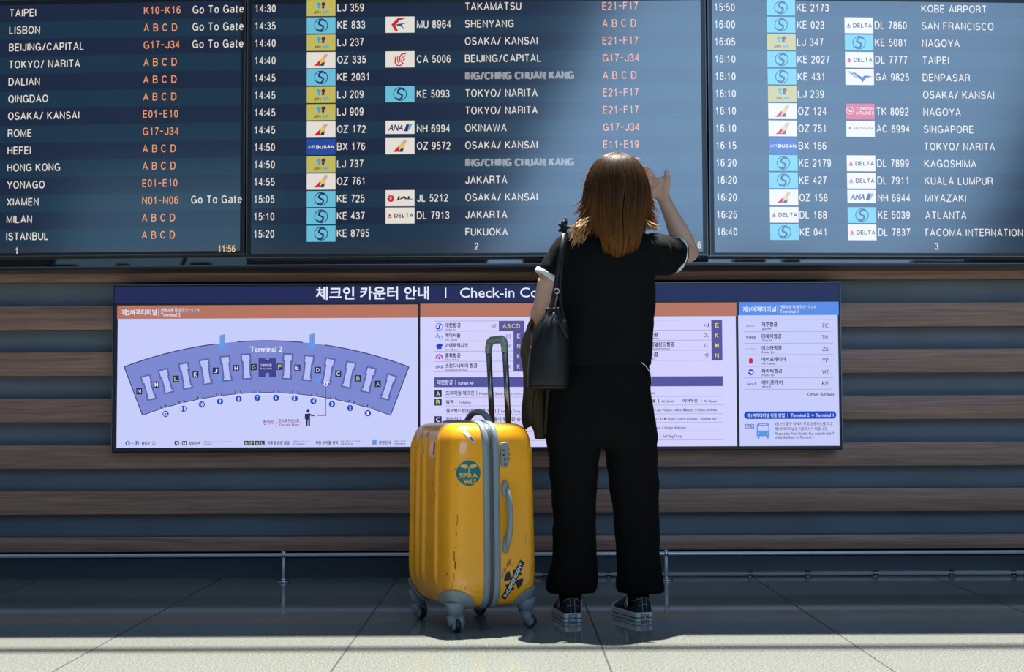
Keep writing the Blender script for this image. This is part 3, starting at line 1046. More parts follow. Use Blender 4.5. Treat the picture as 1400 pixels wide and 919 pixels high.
mb = MB()
sg.rect(mb, 157, 390.5, 1147.5, 413.2, S_NAVY, .0015)
hd = mb.build('header_panel', t)
mb = MB()
sg.text(mb, '체크인 카운터 안내', 431.8, 391.8, 586.5, 409.8, S_WT, .0025, .022)
sg.rect(mb, 608.6, 393.5, 610.2, 407.5, S_WT, .0025)
sg.line(mb, 'Check-in Counter', 629, 406.9, 783, 13.2, S_WT, .0025, .004)
mb.build('header_lettering', hd)

# --- map screen
mb = MB()
sg.rect(mb, 160.3, 417.2, 571.3, 435.4, S_ORG, .0012)
sg.rect(mb, 160.3, 435.4, 571.3, 611.6, S_BG, .0012)
ms = mb.build('map_screen', t)
mb = MB()
sg.text(mb, '제2여객터미널', 166.6, 423, 214.5, 431.6, S_WT, .002, .02)
sg.rect(mb, 216.8, 421.5, 217.4, 433.2, S_WT, .002)
sg.text(mb, '2号航站楼 第2旅客ターミナル', 219.8, 421.3, 273, 425.8, S_WT, .002, .008)
sg.rect(mb, 217.4, 426.4, 274, 426.8, S_WT, .002)
sg.line(mb, 'Terminal 2', 220, 432.8, 246.8, 4.8, S_WT, .002, .008)
mb.build('screen_lettering', ms)
CX, CY, R1, R2 = 364.5, 1014.0, 548.0, 477.0
pol = lambda r, a: (CX + r * math.sin(math.radians(a)), CY - r * math.cos(math.radians(a)))
mb = MB()
A = 20.8
top = [pol(R1, -A + 2 * A * i / 40) for i in range(41)]
bot = [pol(R2, -A + 2 * A * i / 40) for i in range(41)]
for rr, dd, mt in ((0, .0016, S_MAP),):
    for i in range(40):
        sg.poly(mb, [top[i], top[i + 1], bot[i + 1], bot[i]], mt, dd)
sg.stroke(mb, top[:14], 1.3, S_OUT, .0022); sg.stroke(mb, top[16:26], 1.3, S_OUT, .0022); sg.stroke(mb, top[28:], 1.3, S_OUT, .0022)
sg.stroke(mb, [top[0], bot[0]], 1.3, S_OUT, .0022); sg.stroke(mb, [top[-1], bot[-1]], 1.3, S_OUT, .0022)
exits = [(503, 565), (478.7, 558), (454, 552.6), (428.6, 548.5), (403, 545), (377.6, 544), (352, 544), (326.4, 545.5), (301, 549), (276, 553), (251, 559), (226.6, 566)]
angs = sorted([math.degrees(math.atan2(x - CX, CY - y)) for x, y in exits])
edges = [-A] + [a + s for a in angs for s in (-.42, .42)] + [A]
for i in range(0, len(edges), 2):
    a0, a1 = edges[i], edges[i + 1]
    sg.stroke(mb, [pol(R2, a0 + (a1 - a0) * k / 4) for k in range(5)], 1.1, S_OUT, .0022)
    sg.stroke(mb, [pol(R2 - .9, a0 + (a1 - a0) * k / 4) for k in range(5)], .9, S_WT, .0021)
    if i > 0: sg.stroke(mb, [pol(R2, a0), pol(R2 + 4, a0)], 1.3, S_OUT, .0022)
    if i < len(edges) - 2: sg.stroke(mb, [pol(R2, a1), pol(R2 + 4, a1)], 1.3, S_OUT, .0022)
isl = [(199, 515, 207.7, 545), (223, 506.5, 231.3, 536), (251, 498, 257, 530), (279, 493, 284, 524), (307.6, 488.5, 311, 519.6), (336, 485.5, 338, 517), (394, 485, 392, 517), (422.8, 487.6, 419.5, 519), (451.5, 491.4, 446, 523.5), (480, 496.6, 473, 528.5), (508, 504, 499.6, 535), (535.8, 514, 526, 544.5)]
for x0, y0, x1, y1 in isl:
    dx, dy = x1 - x0, y1 - y0
    l = math.hypot(dx, dy); tx, ty = dx / l, dy / l; nx, ny = -ty, tx
    P = lambda s, w: (x0 + tx * s + nx * w, y0 + ty * s + ny * w)
    for mt, dd, g in ((S_MAPD, .0018, 2.2), (S_OUT, .0019, .5), (S_ISL, .0024, 0)):
        sg.poly(mb, [P(-g, -5.2 - g), P(-g, 5.2 + g), P(8 + g, 5.2 + g), P(8 + g, -5.2 - g)], mt, dd)
        sg.poly(mb, [P(8, -3.9 - g), P(8, 3.9 + g), P(l + g, 3.9 + g), P(l + g, -3.9 - g)], mt, dd)
        sg.poly(mb, [P(l - 2.4 - g, -5 - g), P(l - 2.4 - g, 5 + g), P(l + g, 5 + g), P(l + g, -5 - g)], mt, dd + .0001)
sg.poly(mb, [(353.5, 490), (363, 490), (363, 492), (368, 492), (368, 490), (377.7, 490), (377.7, 515.6), (368, 515.6), (368, 510), (363, 510), (363, 515.6), (353.5, 515.6)], S_HALL, .002)
sg.text(mb, '그레이트홀', 355.5, 497.6, 371.5, 501.5, S_WT, .0026, .01)
sg.line(mb, 'Great Hall', 355.5, 505, 371.5, 1.9, S_WT, .0026)
for c, x, y, gr in (('N', 190.5, 535, 0), ('M', 214, 526, 0), ('L', 240.6, 518, 1), ('K', 267.5, 512, 0), ('J', 295, 507, 0), ('H', 323, 503.5, 0), ('G', 347, 502, 1), ('F', 382.5, 501.6, 1), ('E', 406.7, 503, 0), ('D', 434.8, 506, 0), ('C', 462.5, 511, 0), ('B', 489.7, 517.4, 1), ('A', 516.6, 525, 1)):
    sg.rect(mb, x - 4.1, y - 4.4, x + 4.1, y + 4.4, S_DK, .0021)
    sg.text(mb, c, x - 2.3, y - 2.9, x + 2.3, y + 2.9, S_GRN if gr else S_WT, .0027, .008)
for i, (x, y) in enumerate(exits):
    sg.disc(mb, x, y, 4.3, S_EXIT, .0026, 18)
    sg.text(mb, str(i + 1), x - (2.8 if i > 8 else 1.4), y - 2.5, x + (2.8 if i > 8 else 1.4), y + 2.5, S_WT, .003, .03)
for x, y, c in ((304.2, 468, '2'), (427, 467, '1')):
    sg.poly(mb, [(x - 3.6, y - 9.5), (x + 3.4, y - 11), (x + 3.4, y + 9), (x - 3.6, y + 11)], S_FLAG, .0027)
    sg.text(mb, c, x - 1.2, y - 6, x + 1.2, y - 1, S_ORG, .003, .02)
for x, y in ((300, 518), (436, 519)):
    sg.rect(mb, x - 2.8, y - 2.8, x + 2.8, y + 2.8, S_FLAG, .0022)
sg.line(mb, 'Terminal 2', 342, 481.2, 386, 7.2, S_WT, .0024, .02)
sg.disc(mb, 445.6, 525.2, 2.8, S_WT, .0031); sg.disc(mb, 445.6, 525.2, 1.2, S_MAR, .0034, 10)
sg.stroke(mb, [(445.6, 528), (445.6, 568.4), (434.2, 568.4)], .8, S_MAR, .0031)
sg.disc(mb, 421.3, 562.2, 2.1, S_DK, .0024, 14)
sg.poly(mb, [(417, 566), (424, 565.4), (427, 567.8), (430, 567.8), (430, 569), (426.4, 569.2), (424, 567.8), (424, 582.6), (421.7, 582.6), (421.5, 574), (420.9, 574), (420.7, 582.6), (418.6, 582.6), (418.6, 569), (418, 573.4), (416.7, 573.2)], S_DK, .0024)
mb.build('terminal_map', ms)
mb = MB()
sg.text(mb, '현위치', 360, 574.6, 374.6, 581, S_MAR, .0024, .02)
sg.rect(mb, 377.2, 572.4, 377.8, 584, S_MAR, .0024)
sg.text(mb, '現位置 現在位置', 380.8, 573.2, 409, 576.9, S_MAR, .0024, .02)
sg.rect(mb, 377.8, 577.6, 411, 578, S_MAR, .0024)
sg.line(mb, 'You are Here', 381, 582.8, 409, 3.9, S_MAR, .0024)
mb.build('location_note', ms)
mb = MB()
for x, c in ((174.8, '1'), (187, '12')):
    sg.disc(mb, x, 606.2, 3.1, S_EXIT, .0024, 16)
    sg.text(mb, c, x - len(c) * .9, 604.5, x + len(c) * .9, 607.9, S_WT, .0028, .02)
sg.text(mb, '~', 179.6, 605.6, 182.6, 606.8, S_TXT, .0024)
sg.text(mb, '출입구', 194, 603.7, 205.5, 608.3, S_TXT, .0024, .02)
sg.text(mb, '搭乗口', 208.4, 603.4, 214, 605.4, S_TXT2, .0024)
sg.line(mb, 'Exit', 208.4, 608.4, 213, 2.2, S_TXT2, .0024)
mb.build('legend_item', ms)
mb = MB()
for x, c in ((241.8, 'A'), (252.2, 'N')):
    sg.rect(mb, x - 3, 603.1, x + 3, 609, S_DK, .0024)
    sg.text(mb, c, x - 1.9, 604.2, x + 1.9, 607.9, S_WT, .0028, .02)
sg.rect(mb, 246.3, 605.8, 247.8, 606.4, S_TXT, .0024)
sg.text(mb, '탑승수속', 258.4, 603.6, 274.4, 608.3, S_TXT, .0024, .02)
sg.text(mb, '搭乗手続 チェックインカウンター', 279, 603, 318.8, 605.2, S_TXT2, .0024)
sg.line(mb, 'Check-in', 279, 608.3, 290, 2.2, S_TXT2, .0024)
mb.build('legend_item', ms)
mb = MB()
for x, c in ((337, 'B'), (344.4, 'F'), (351.8, 'G'), (359, 'L')):
    sg.rect(mb, x - 3, 602.8, x + 3, 608.8, S_DK, .0024)
    sg.text(mb, c, x - 1.7, 603.9, x + 1.7, 607.7, S_GRN, .0028, .02)
sg.text(mb, '자동 탑승권 발급', 365.3, 603, 396, 608, S_TXT, .0024, .02)
sg.text(mb, '自動搭乗 セルフチェックイン', 400, 602.6, 425.5, 604.7, S_TXT2, .0024)
sg.line(mb, 'Self Check-in', 400, 608, 416.4, 2.2, S_TXT2, .0024)
mb.build('legend_item', ms)
mb = MB()
sg.text(mb, '자동 수하물 위탁', 431.3, 602.8, 462.5, 607.8, S_TXT, .0024, .02)
sg.text(mb, '自動手荷物 セルフ手荷物', 466, 602.4, 492.4, 604.6, S_TXT2, .0024)
sg.line(mb, 'Self Bag Drop', 466, 607.8, 483, 2.2, S_TXT2, .0024)
mb.build('legend_item', ms)
mb = MB()
sg.rect(mb, 509, 601.9, 515, 607.9, S_SKY, .0024)
sg.text(mb, '공항안내', 518, 602.6, 534.2, 607.6, S_TXT, .0024, .02)
sg.text(mb, '案内 机场', 539.5, 602.2, 554.6, 604.3, S_TXT2, .0024)
sg.line(mb, 'Information', 539.5, 607.7, 554.6, 2.2, S_TXT2, .0024)
mb.build('legend_item', ms)

# --- terminal 2 list screen
mb = MB()
sg.rect(mb, 574.6, 414.6, 1006.8, 433.2, S_ORG, .0012)
sg.rect(mb, 574.6, 433.2, 1006.8, 610.8, S_BG2, .0012)
ls = mb.build('list_screen', t)
mb = MB()
yl = [439, 452.8, 466.4, 480.3, 494.2, 508.2]
for y in yl:
    sg.rect(mb, 593.7, y - .35, 717, y + .35, S_LINE, .002)
sg.rect(mb, 682, 439, 717, 452.8, S_PUR, .0022)
sg.rect(mb, 702, 452.8, 717, 508.2, S_PUR, .0022)
sg.line(mb, 'A,B,C,D', 687.3, 448.6, 711, 5.6, S_YEL, .0026, .004)
for i, c in enumerate('ENKK'):
    y = (yl[i + 1] + yl[i + 2]) / 2
    sg.text(mb, c, 707, y - 2.8, 711.2, y + 2.8, S_YEL, .0026, .01)
nm = [('대한항공', 630, 'Korean Air', 623), ('에어서울', 629.5, 'Air Seoul', 625), ('아에로멕시코', 640, 'Aero Mexico', 626), ('중화항공', 629.7, 'China Airlines', 628), ('스칸디나비아 항공', 652.6, 'Scandinavian Airlines', 639)]
cd = ['KE', 'RS', 'AM', 'CI', 'SK']
for i in range(5):
    y = yl[i]
    sg.text(mb, nm[i][0], 608.6, y + 2.7, nm[i][1], y + 9.0, S_TXT, .0024, .026)
    sg.line(mb, nm[i][2], 608.6, y + 12.9, nm[i][3], 2.4, S_TXT2, .0024)
    sg.text(mb, cd[i], 672 if i == 0 else 692.5, y + 4.6, 678.3 if i == 0 else 698.4, y + 9.6, S_TXT2, .0024)
# small airline marks
sg.stroke(mb, [(600.5 + 4.6 * math.cos(a * PI / 12), 447 + 4.6 * math.sin(a * PI / 12)) for a in range(-5, 20)], .7, S_ROY, .0024)
sg.stroke(mb, [(604.2, 444), (601, 444.6), (600.6, 447), (600.2, 449.4), (597, 450)], 1.6, S_ROY, .0026)
sg.stroke(mb, [(596, 462), (598.4, 457), (600.4, 462)], 1.3, S_CYN, .0024)
sg.stroke(mb, [(602.6 + 2.2 * math.cos(a * PI / 6), 462 + 2.2 * math.sin(a * PI / 6)) for a in range(13)], .8, S_CYN, .0024)
sg.poly(mb, [(596, 473), (599, 470), (603, 469.8), (606, 472), (603.8, 474), (604, 477), (598, 477.4)], S_ROY, .0024)
for k in range(7):
    a = PI * (k / 6)
    sg.disc(mb, 600.6 - 4.2 * math.cos(a), 489.6 - 4.4 * math.sin(a), 1.3, S_MAG, .0024, 8)
sg.disc(mb, 600.6, 489.5, 2, S_MAG, .0024, 8)
sg.text(mb, 'SAS', 595.2, 499.5, 605, 503.6, S_ROY, .0024, .03, .2)
mb.build('airline_list', ls)
mb = MB()
# right table: the part the person leaves in view
for y in (437.9, 451.8, 465.5, 479.2, 493):
    sg.rect(mb, 760, y - .35, 987.6, y + .35, S_LINE, .002)
for i, (a, xb, yy) in enumerate((('항공', 900, 454.4), ('네덜란드항공', 922, 467.8), ('항공', 900, 481.8))):
    sg.text(mb, a, 886 if i != 1 else 889, yy, xb, yy + 6.4, S_TXT, .0024, .026)
sg.line(mb, 'Airlines', 886, 463.6, 900.4, 2.3, S_TXT2, .0024)
sg.line(mb, 'Royal Dutch Airlines', 882, 478, 915.6, 2.3, S_TXT2, .0024)
sg.line(mb, 'Air', 890, 491.6, 895.4, 2.3, S_TXT2, .0024)
sg.rect(mb, 972.6, 437.9, 987.4, 493, S_PUR, .0022)
for i, (c, e) in enumerate((('LJ', 'E'), ('DL', 'K'), ('KL', 'M'), ('MF', 'N'))):
    y = 444.9 + 13.75 * i
    sg.text(mb, c, 962.2, y - 2.6, 969, y + 2.6, S_TXT2, .0024)
    sg.text(mb, e, 977.6, y - 2.9, 982.6, y + 2.9, S_YEL, .0026, .01)
mb.build('airline_list', ls)
mb = MB()
sg.rect(mb, 593.8, 515.2, 988.2, 528.8, S_PUR, .002)
sg.text(mb, '대한항공', 597.9, 519.5, 618.9, 526, S_WT, .0026, .012)
sg.rect(mb, 622.7, 519, 623.4, 526.4, S_WT, .0026)
sg.line(mb, 'Korean Air', 626.6, 525.8, 648, 3.8, S_WT, .0026)
for c, y in (('A', 538.4), ('B', 549.9), ('C', 573.8)):
    sg.rect(mb, 594, y - 4.7, 603.9, y + 4.7, S_DK, .002)
    sg.text(mb, c, 596.2, y - 3.2, 601.8, y + 3.2, S_WT if c == 'C' else S_GRN, .0026, .02)
sg.text(mb, '프리미엄 체크인', 609.4, 534.4, 648.2, 540.6, S_TXT, .0024, .02)
sg.line(mb, 'Premium Check-in', 655, 540.3, 692, 3.6, S_TXT2, .0024)
sg.text(mb, '(일등석/프레스티지석)', 693, 537, 726, 540.9, S_TXT2, .0024)
sg.text(mb, '발권', 609.9, 546.9, 620.4, 552.7, S_TXT, .0024, .02)
sg.line(mb, 'Ticketing', 627, 552, 644, 3.5, S_TXT2, .0024)
sg.text(mb, '셀프백드랍(자동수하물 위탁)', 609.9, 558.8, 678, 565.2, S_TXT, .0024, .02)
sg.line(mb, 'Self Bag Drop', 685, 564.2, 711.6, 3.5, S_TXT2, .0024)
sg.text(mb, '일반석', 609.9, 570.2, 625.8, 576.4, S_TXT, .0024, .02)
sg.text(mb, '도움이 필요한 승객', 669, 570, 717, 576.2, S_TXT, .0024, .02)
for x, y in ((651.8, 537.4), (623.6, 549.8), (681.6, 562), (629.3, 573.2)):
    sg.rect(mb, x - .35, y - 3.2, x + .35, y + 3.2, S_TXT, .0024)
for y in (542.6, 554.4, 566.3, 578.2, 590, 602):
    sg.rect(mb, 608, y - .3, 988.6, y + .3, S_LINE, .0018)
sg.line(mb, 'Airlines', 876, 539, 895.4, 3.5, S_TXT2, .0024)
sg.text(mb, '에어서울', 876, 545, 896.4, 550.8, S_TXT, .0024, .02)
sg.line(mb, 'Air Seoul', 904.2, 550.4, 921.2, 3.5, S_TXT2, .0024)
sg.text(mb, '에어부산', 933.2, 544.9, 953.8, 550.7, S_TXT, .0024, .02)
sg.line(mb, 'Air Busan', 961.8, 550.3, 979.9, 3.5, S_TXT2, .0024)
for x, y in ((900.5, 548), (958.5, 547.7), (902.4, 595.6)):
    sg.rect(mb, x - .4, y - 3, x + .4, y + 3, S_TXT, .0024)
sg.line(mb, '/ Air France / Aero Mexico / China Airlines', 895.2, 562.6, 979.9, 3.5, S_TXT2, .0024)
sg.line(mb, 'Indonesia / KLM Royal Dutch Airlines / Xiamen Air', 880, 574.6, 979.9, 3.5, S_TXT2, .0024)
sg.line(mb, 'Airlines / Virgin Atlantic', 887, 586.7, 938, 3.5, S_TXT2, .0024)
sg.line(mb, 'Self Bag Drop', 906, 598.2, 932, 3.5, S_TXT2, .0024)
mb.build('counter_list', ls)

# --- terminal 1 list screen
mb = MB()
sg.rect(mb, 1010.2, 413, 1146.6, 431, S_BLUE, .0012)
sg.rect(mb, 1010.2, 431, 1146.6, 609.8, S_BG, .0012)
rs = mb.build('list_screen', t)
mb = MB()
sg.text(mb, '제1여객터미널', 1015.4, 419.2, 1060.9, 426.6, S_WT, .002, .02)
sg.rect(mb, 1062.8, 417, 1063.4, 428, S_WT, .002)
sg.text(mb, '1号航站楼 第1旅客ターミナル', 1065.8, 417.4, 1116, 421.5, S_WT, .002, .008)
sg.rect(mb, 1063.4, 422.2, 1117, 422.6, S_WT, .002)
sg.line(mb, 'Terminal 1', 1066, 428.2, 1091.4, 4.6, S_WT, .002, .008)
mb.build('screen_lettering', rs)
mb = MB()
yr = [437.4, 453.5, 469.4, 485, 500.8, 516.6, 532.4]
for y in yr:
    sg.rect(mb, 1016.8, y - .35, 1139.2, y + .35, S_LINE, .002)
nr = [('제주항공', 1062.6, 'Jeju Air', 1054.6, '7C'), ('티웨이항공', 1068.4, 'Tway Air', 1056, 'TW'), ('이스타항공', 1068.8, 'Eastar Jet', 1058.6, 'ZE'), ('에어프레미아', 1074.8, 'Air Premia', 1060, 'YP'), ('파라타항공', 1069.4, 'Parata Air', 1059, 'WE'), ('에어로케이', 1069.6, 'Aero K', 1054.4, 'RF')]
for i, (a, xb, b, xc, c) in enumerate(nr):
    y = yr[i]
    sg.text(mb, a, 1041.2, y + 3.2, xb, y + 9.6, S_TXT, .0024, .024)
    sg.line(mb, b, 1041.6, y + 13.6, xc, 2.9, S_TXT2, .0024)
    sg.text(mb, c, 1123.8, y + 5, 1132.4, y + 10.6, S_TXT2, .0024, .004)
sg.text(mb, 'JEJUair', 1019.6, 444.8, 1031.6, 447.4, S_RED, .0024, .01, .2)
sg.text(mb, "t'way", 1019.8, 458.6, 1033.4, 464.2, S_MAR, .0024, .03)
sg.text(mb, 'EASTAR JET', 1018.8, 476.3, 1033.4, 478.2, S_RED, .0024, .0)
pts = [(1026.4 + 2.6 * math.cos(a * PI / 8), 493.7 - 1.6 + 2.4 * math.sin(a * PI / 8)) for a in range(8, 17)] + [(1026.4 + 2.6 * math.cos(a * PI / 8), 493.7 + 1.6 + 2.4 * math.sin(a * PI / 8)) for a in range(0, 9)]
sg.poly(mb, pts, S_RED, .0024)
sg.disc(mb, 1026.6, 509, 4, S_ROY, .0024)
sg.poly(mb, [(1020.6, 508.4), (1030, 508.2), (1027.4, 511.4), (1026, 509.4)], S_WT, .0027)
sg.text(mb, 'Aero.K', 1020.6, 523, 1034.8, 526.4, S_ROY, .0024, .015)
mb.build('airline_list', rs)
mb = MB()
sg.line(mb, 'Other Airlines', 1104, 541.6, 1140.2, 4.8, S_TXT, .0024)
mb.build('list_note', rs)
mb = MB()
pill = [(1022.2 - 5.1 * math.sin(a * PI / 10), 567.9 + 5.1 * math.cos(a * PI / 10)) for a in range(11)] + [(1138.2 + 5.1 * math.sin(a * PI / 10), 567.5 - 5.1 * math.cos(a * PI / 10)) for a in range(11)]
sg.poly(mb, pill, S_EXIT, .002)
sg.text(mb, '제1여객터미널 이동 방법', 1021.4, 565.2, 1072.4, 570.8, S_WT, .0026, .012)
sg.rect(mb, 1076.6, 565.2, 1077.1, 570.2, S_WT, .0026)
sg.line(mb, 'Terminal 2', 1081, 570, 1106.2, 4.4, S_WT, .0026, .008)
sg.stroke(mb, [(1108.6, 567.8), (1112.2, 567.8)], .7, S_WT, .0026); sg.stroke(mb, [(1110.6, 566.2), (1112.4, 567.8), (1110.6, 569.4)], .7, S_WT, .0026)
sg.line(mb, 'Terminal 1', 1115, 569.9, 1139.4, 4.4, S_WT, .0026, .008)
sg.rect(mb, 1018, 580, 1031, 586, S_MAP, .002)
sg.line(mb, 'Exit 7', 1019.8, 584.9, 1029.4, 3.5, S_WT, .0026, .01)
sg.poly(mb, [(1034.4, 596.6), (1034.4, 581.4), (1036, 579), (1043.2, 577.9), (1050.4, 579), (1052, 581.4), (1052, 596.6)], S_SKY, .002)
sg.rect(mb, 1036, 582, 1050.4, 588.8, S_BG, .0024)
sg.rect(mb, 1038.4, 579.9, 1048, 580.9, S_BG, .0024)
for x in (1037, 1049.2):
    sg.disc(mb, x, 593, 1, S_BG, .0024, 10)
for x in (1037, 1049.4):
    sg.rect(mb, x - 1.3, 596.4, x + 1.3, 599.8, S_SKY, .002)
sg.text(mb, '3층 7번 출구 밖에서 무료 순환버스를 타고', 1059, 577, 1138.4, 582, S_TXT, .0024, .006)
sg.text(mb, '제1여객터미널로 이동하시기 바랍니다.', 1059, 583.8, 1131, 588.8, S_TXT, .0024, .006)
sg.line(mb, 'Please take Free Shuttle Bus outside Exit 7', 1059, 594.7, 1140.2, 3.6, S_TXT2, .0024)
sg.line(mb, 'of the 3rd floor to Terminal 1.', 1059, 599.8, 1113.6, 3.6, S_TXT2, .0024)
mb.build('shuttle_bus_note', rs)
for x in (180, 482, 1126):
    mb = MB()
    sg.slab(mb, x - 9, 617.4, x + 9, 618.6, M['signframe'], -0.004, -0.03)
    mb.build('sensor_strip', t)


# ------------------------------------------------------------------ low guard rail and floor pipe
RL_Y = 6.60
zr = at(700, 757.7, RL_Y).z
t = thing('guard_rail', 'low steel guard rail running along the wall just above the floor', 'railing', (0, RL_Y, 0))
mb = MB()
mb.tube([(-13.5, 0, zr), (13.5, 0, zr)], 0.0085, M['rail'], 14)
mb.build('rail_tube', t, True)
xp0, xp1 = at(387.5, 790, RL_Y).x, at(911, 790, RL_Y).x
pp = xp1 - xp0
for k in (-2, -1, 0, 1, 2, 3):
    x = xp0 + pp * k
    if abs(at(387, 790, RL_Y).x + pp * k) > 4.2 and k not in (0, 1):
        continue
    mb = MB()
    mb.tube([(x, 0, 0.0), (x, 0, zr + .012)], 0.0075, M['rail'], 12)
    mb.tube([(x, 0, zr - .011), (x, 0, zr + .016)], 0.011, M['steel'], 12)
    po = mb.build('post', t, True)
    mb = MB()
    mb.tube([(x, 0, 0.0), (x, 0, 0.006), (x, 0, 0.0075)], [0.03, 0.03, 0.026], M['steel'], 20)
    mb.tube([(x, 0, 0.0075), (x, 0, 0.016)], 0.014, M['steel'], 14)
    mb.build('floor_flange', po, True)

PY = 6.755
t = thing('floor_pipe', 'thin steel pipe clipped along the foot of the wall behind the person', 'pipe', (0, PY, 0))
mb = MB()
xa = at(597, 787, PY).x
mb.tube([(xa, 0, 0.013), (13.4, 0, 0.013)], 0.0095, M['pipe'], 12)
mb.build('pipe_run', t, True)
for px in (640, 745, 832, 1025, 1104, 1196, 1300, 1385):
    x = at(px, 787, PY).x
    mb = MB()
    mb.tube([(x - .012, 0, 0.013), (x + .012, 0, 0.013)], 0.0125, M['edge'], 12)
    mb.box((x - .006, -.012, 0), (x + .006, .012, .004), M['edge'])
    mb.build('clip', t, False)


# ------------------------------------------------------------------ suitcase
AA, BB, HH = 0.235, 0.170, 0.316          # half width, half depth, half height of the shell
ZC = 0.074 + HH
PX_, QZ = 7.0, 7.5
BAND = -0.016
CASE = Vector((-0.150, 5.285, 0))
CYAW = math.radians(24)
RIBS = [0.150, 0.086, 0.022, -0.098]


def taper(z):
    return 1.0 - 0.055 * max(0.0, min(1.0, (z + HH) / (2 * HH)))


def rib(y, z):
    r = 0.0
    for k in RIBS:
        r += math.exp(-((y - k) / 0.0075) ** 2)
    zt = max(0.0, min(1.0, (HH - 0.026 - z) / 0.045)) * max(0.0, min(1.0, (z + HH - 0.05) / 0.07))
    zt = zt * zt * (3 - 2 * zt)
    return r * 0.0115 * zt


def side_y(x, z):
    """the near narrow side (local -y) of the shell"""
    r = max(1e-6, 1 - abs(z / HH) ** QZ) ** (1 / QZ)
    tp = taper(z)
    return -AA * tp * max(1e-9, r ** PX_ - abs(x / (BB * tp)) ** PX_) ** (1 / PX_)


def front_x(y, z):
    r = max(1e-6, 1 - abs(z / HH) ** QZ) ** (1 / QZ)
    tp = taper(z)
    return -BB * tp * max(1e-9, r ** PX_ - abs(y / (AA * tp)) ** PX_) ** (1 / PX_) - rib(y, z)


def sgnp(v, e):
    return math.copysign(abs(v) ** e, v)


def shell_ring(z, scale=1.0, n=220, ribs=True):
    r = max(0.0, 1 - abs(z / HH) ** QZ) ** (1 / QZ)
    tp = taper(z) * scale
    out = []
    for i in range(n):
        a = 2 * PI * i / n
        # walk the outline evenly: angle on a superellipse
        c, s = math.cos(a), math.sin(a)
        k = (abs(c) ** PX_ + abs(s) ** PX_) ** (-1 / PX_)
        x, y = BB * tp * r * c * k, AA * tp * r * s * k
        if ribs and c < -0.25:
            x -= rib(y, z) * (1 if r > .9 else r)
        out.append((x, y, ZC + z))
    return out


def zlevels(n=60):
    mid = [HH * .9 * (-1 + 2 * i / n) for i in range(n + 1)]
    end = [HH * (1 - .1 * (1 - i / 16) ** 2) for i in range(1, 16)] + [HH * .99999]
    return [-z for z in reversed(end)] + mid + end


case = thing('suitcase', 'scuffed yellow hard-shell suitcase with grey trim, standing beside the person', 'suitcase', CASE, CYAW)
zl = zlevels()
mb = MB()
mb.loft([shell_ring(z) for z in zl], M['yellow'])
mb.build('shell', case, True)
# grey zip band round the middle
mb = MB()
nb = 260
rings = []
prof = [(-0.030, -.002), (-0.030, .0055), (-0.026, .0085), (-0.010, .0095), (-0.007, .004), (-0.0035, .003), (0, .006), (.0035, .003), (.007, .004), (.010, .0095), (.026, .0085), (.030, .0055), (.030, -.002)]
for i in range(nb):
    a = 2 * PI * i / nb
    c, s = math.cos(a), math.sin(a)
    tpx = 1.0
    k = (abs(c) ** 7.2 + abs(s) ** 7.2) ** (-1 / 7.2)
    y, z = AA * c * k, HH * s * k
    y *= taper(z)
    nrm = Vector((abs(c) ** 5 * math.copysign(1, c) / AA, abs(s) ** 5 * math.copysign(1, s) / HH))
    nrm.normalize()
    rings.append([(BAND + px, y + nrm.x * (o_ - .0008), ZC + z + nrm.y * (o_ - .0008)) for px, o_ in prof])
vs = [p for r in rings for p in r]
m_ = len(prof)
fs, fd = [], []
for i in range(nb):
    for j in range(m_ - 1):
        q = (i * m_ + j, i * m_ + j + 1, ((i + 1) % nb) * m_ + j + 1, ((i + 1) % nb) * m_ + j)
        (fd if 4 <= j <= 7 else fs).append(q)
mb.add(vs, fs, M['grey'])
band = mb.build('zip_band', case, True)
mb = MB(); mb.add(vs, fd, M['greydark']); mb.build('zipper', band, True)


def surf(mb, pts2, face, off, mat, fs=None):
    """flat figure laid on the shell: (x,z) on the narrow side or (y,z) on the ribbed face"""
    vs = []
    for a, b in pts2:
        if face == 's':
            vs.append((a, side_y(a, b - ZC) - off, b))
        else:
            vs.append((front_x(a, b - ZC) - off, a, b))
    mb.add(vs, fs or [tuple(range(len(vs)))], mat)


def decal_text(mb, s, cx, cz, w, h, ang, off, mat, bold=0.02):
    vs, fs = font_mesh(s, bold)
    xa, xb = min(v[0] for v in vs), max(v[0] for v in vs)
    ya, yb = min(v[1] for v in vs), max(v[1] for v in vs)
    c, s_ = math.cos(ang), math.sin(ang)
    q = []
    for x, y in vs:
        u, v = ((x - xa) / (xb - xa) - .5) * w, ((y - ya) / (yb - ya) - .5) * h
        q.append((cx + u * c - v * s_, cz + u * s_ + v * c))
    surf(mb, q, 's', off, mat, fs)


def grid_patch(mb, cx, cz, w, h, ang, off, mat, n=10, m=4):
    c, s_ = math.cos(ang), math.sin(ang)
    q = []
    for j in range(m + 1):
        for i in range(n + 1):
            u, v = (i / n - .5) * w, (j / m - .5) * h
            q.append((cx + u * c - v * s_, cz + u * s_ + v * c))
    fs = [(j * (n + 1) + i, j * (n + 1) + i + 1, (j + 1) * (n + 1) + i + 1, (j + 1) * (n + 1) + i) for j in range(m) for i in range(n)]
    surf(mb, q, 's', off, mat, fs)


def case_local(px, py, face='s'):
    """where a pixel meets the near side of the case"""
    c, s = math.cos(CYAW), math.sin(CYAW)
    yy = -AA
    for _ in range(6):
        d = ray(px, py)
        # plane with local y = yy
        n = Vector((-s, c, 0))
        e = Vector((0, 0, EYE)) - CASE
        t_ = (yy - e.dot(n)) / d.dot(n)
        p = e + d * t_
        x, z = p.dot(Vector((c, s, 0))), p.z
        yy = side_y(max(-BB * .96, min(BB * .96, x)), z - ZC)
    return x, z


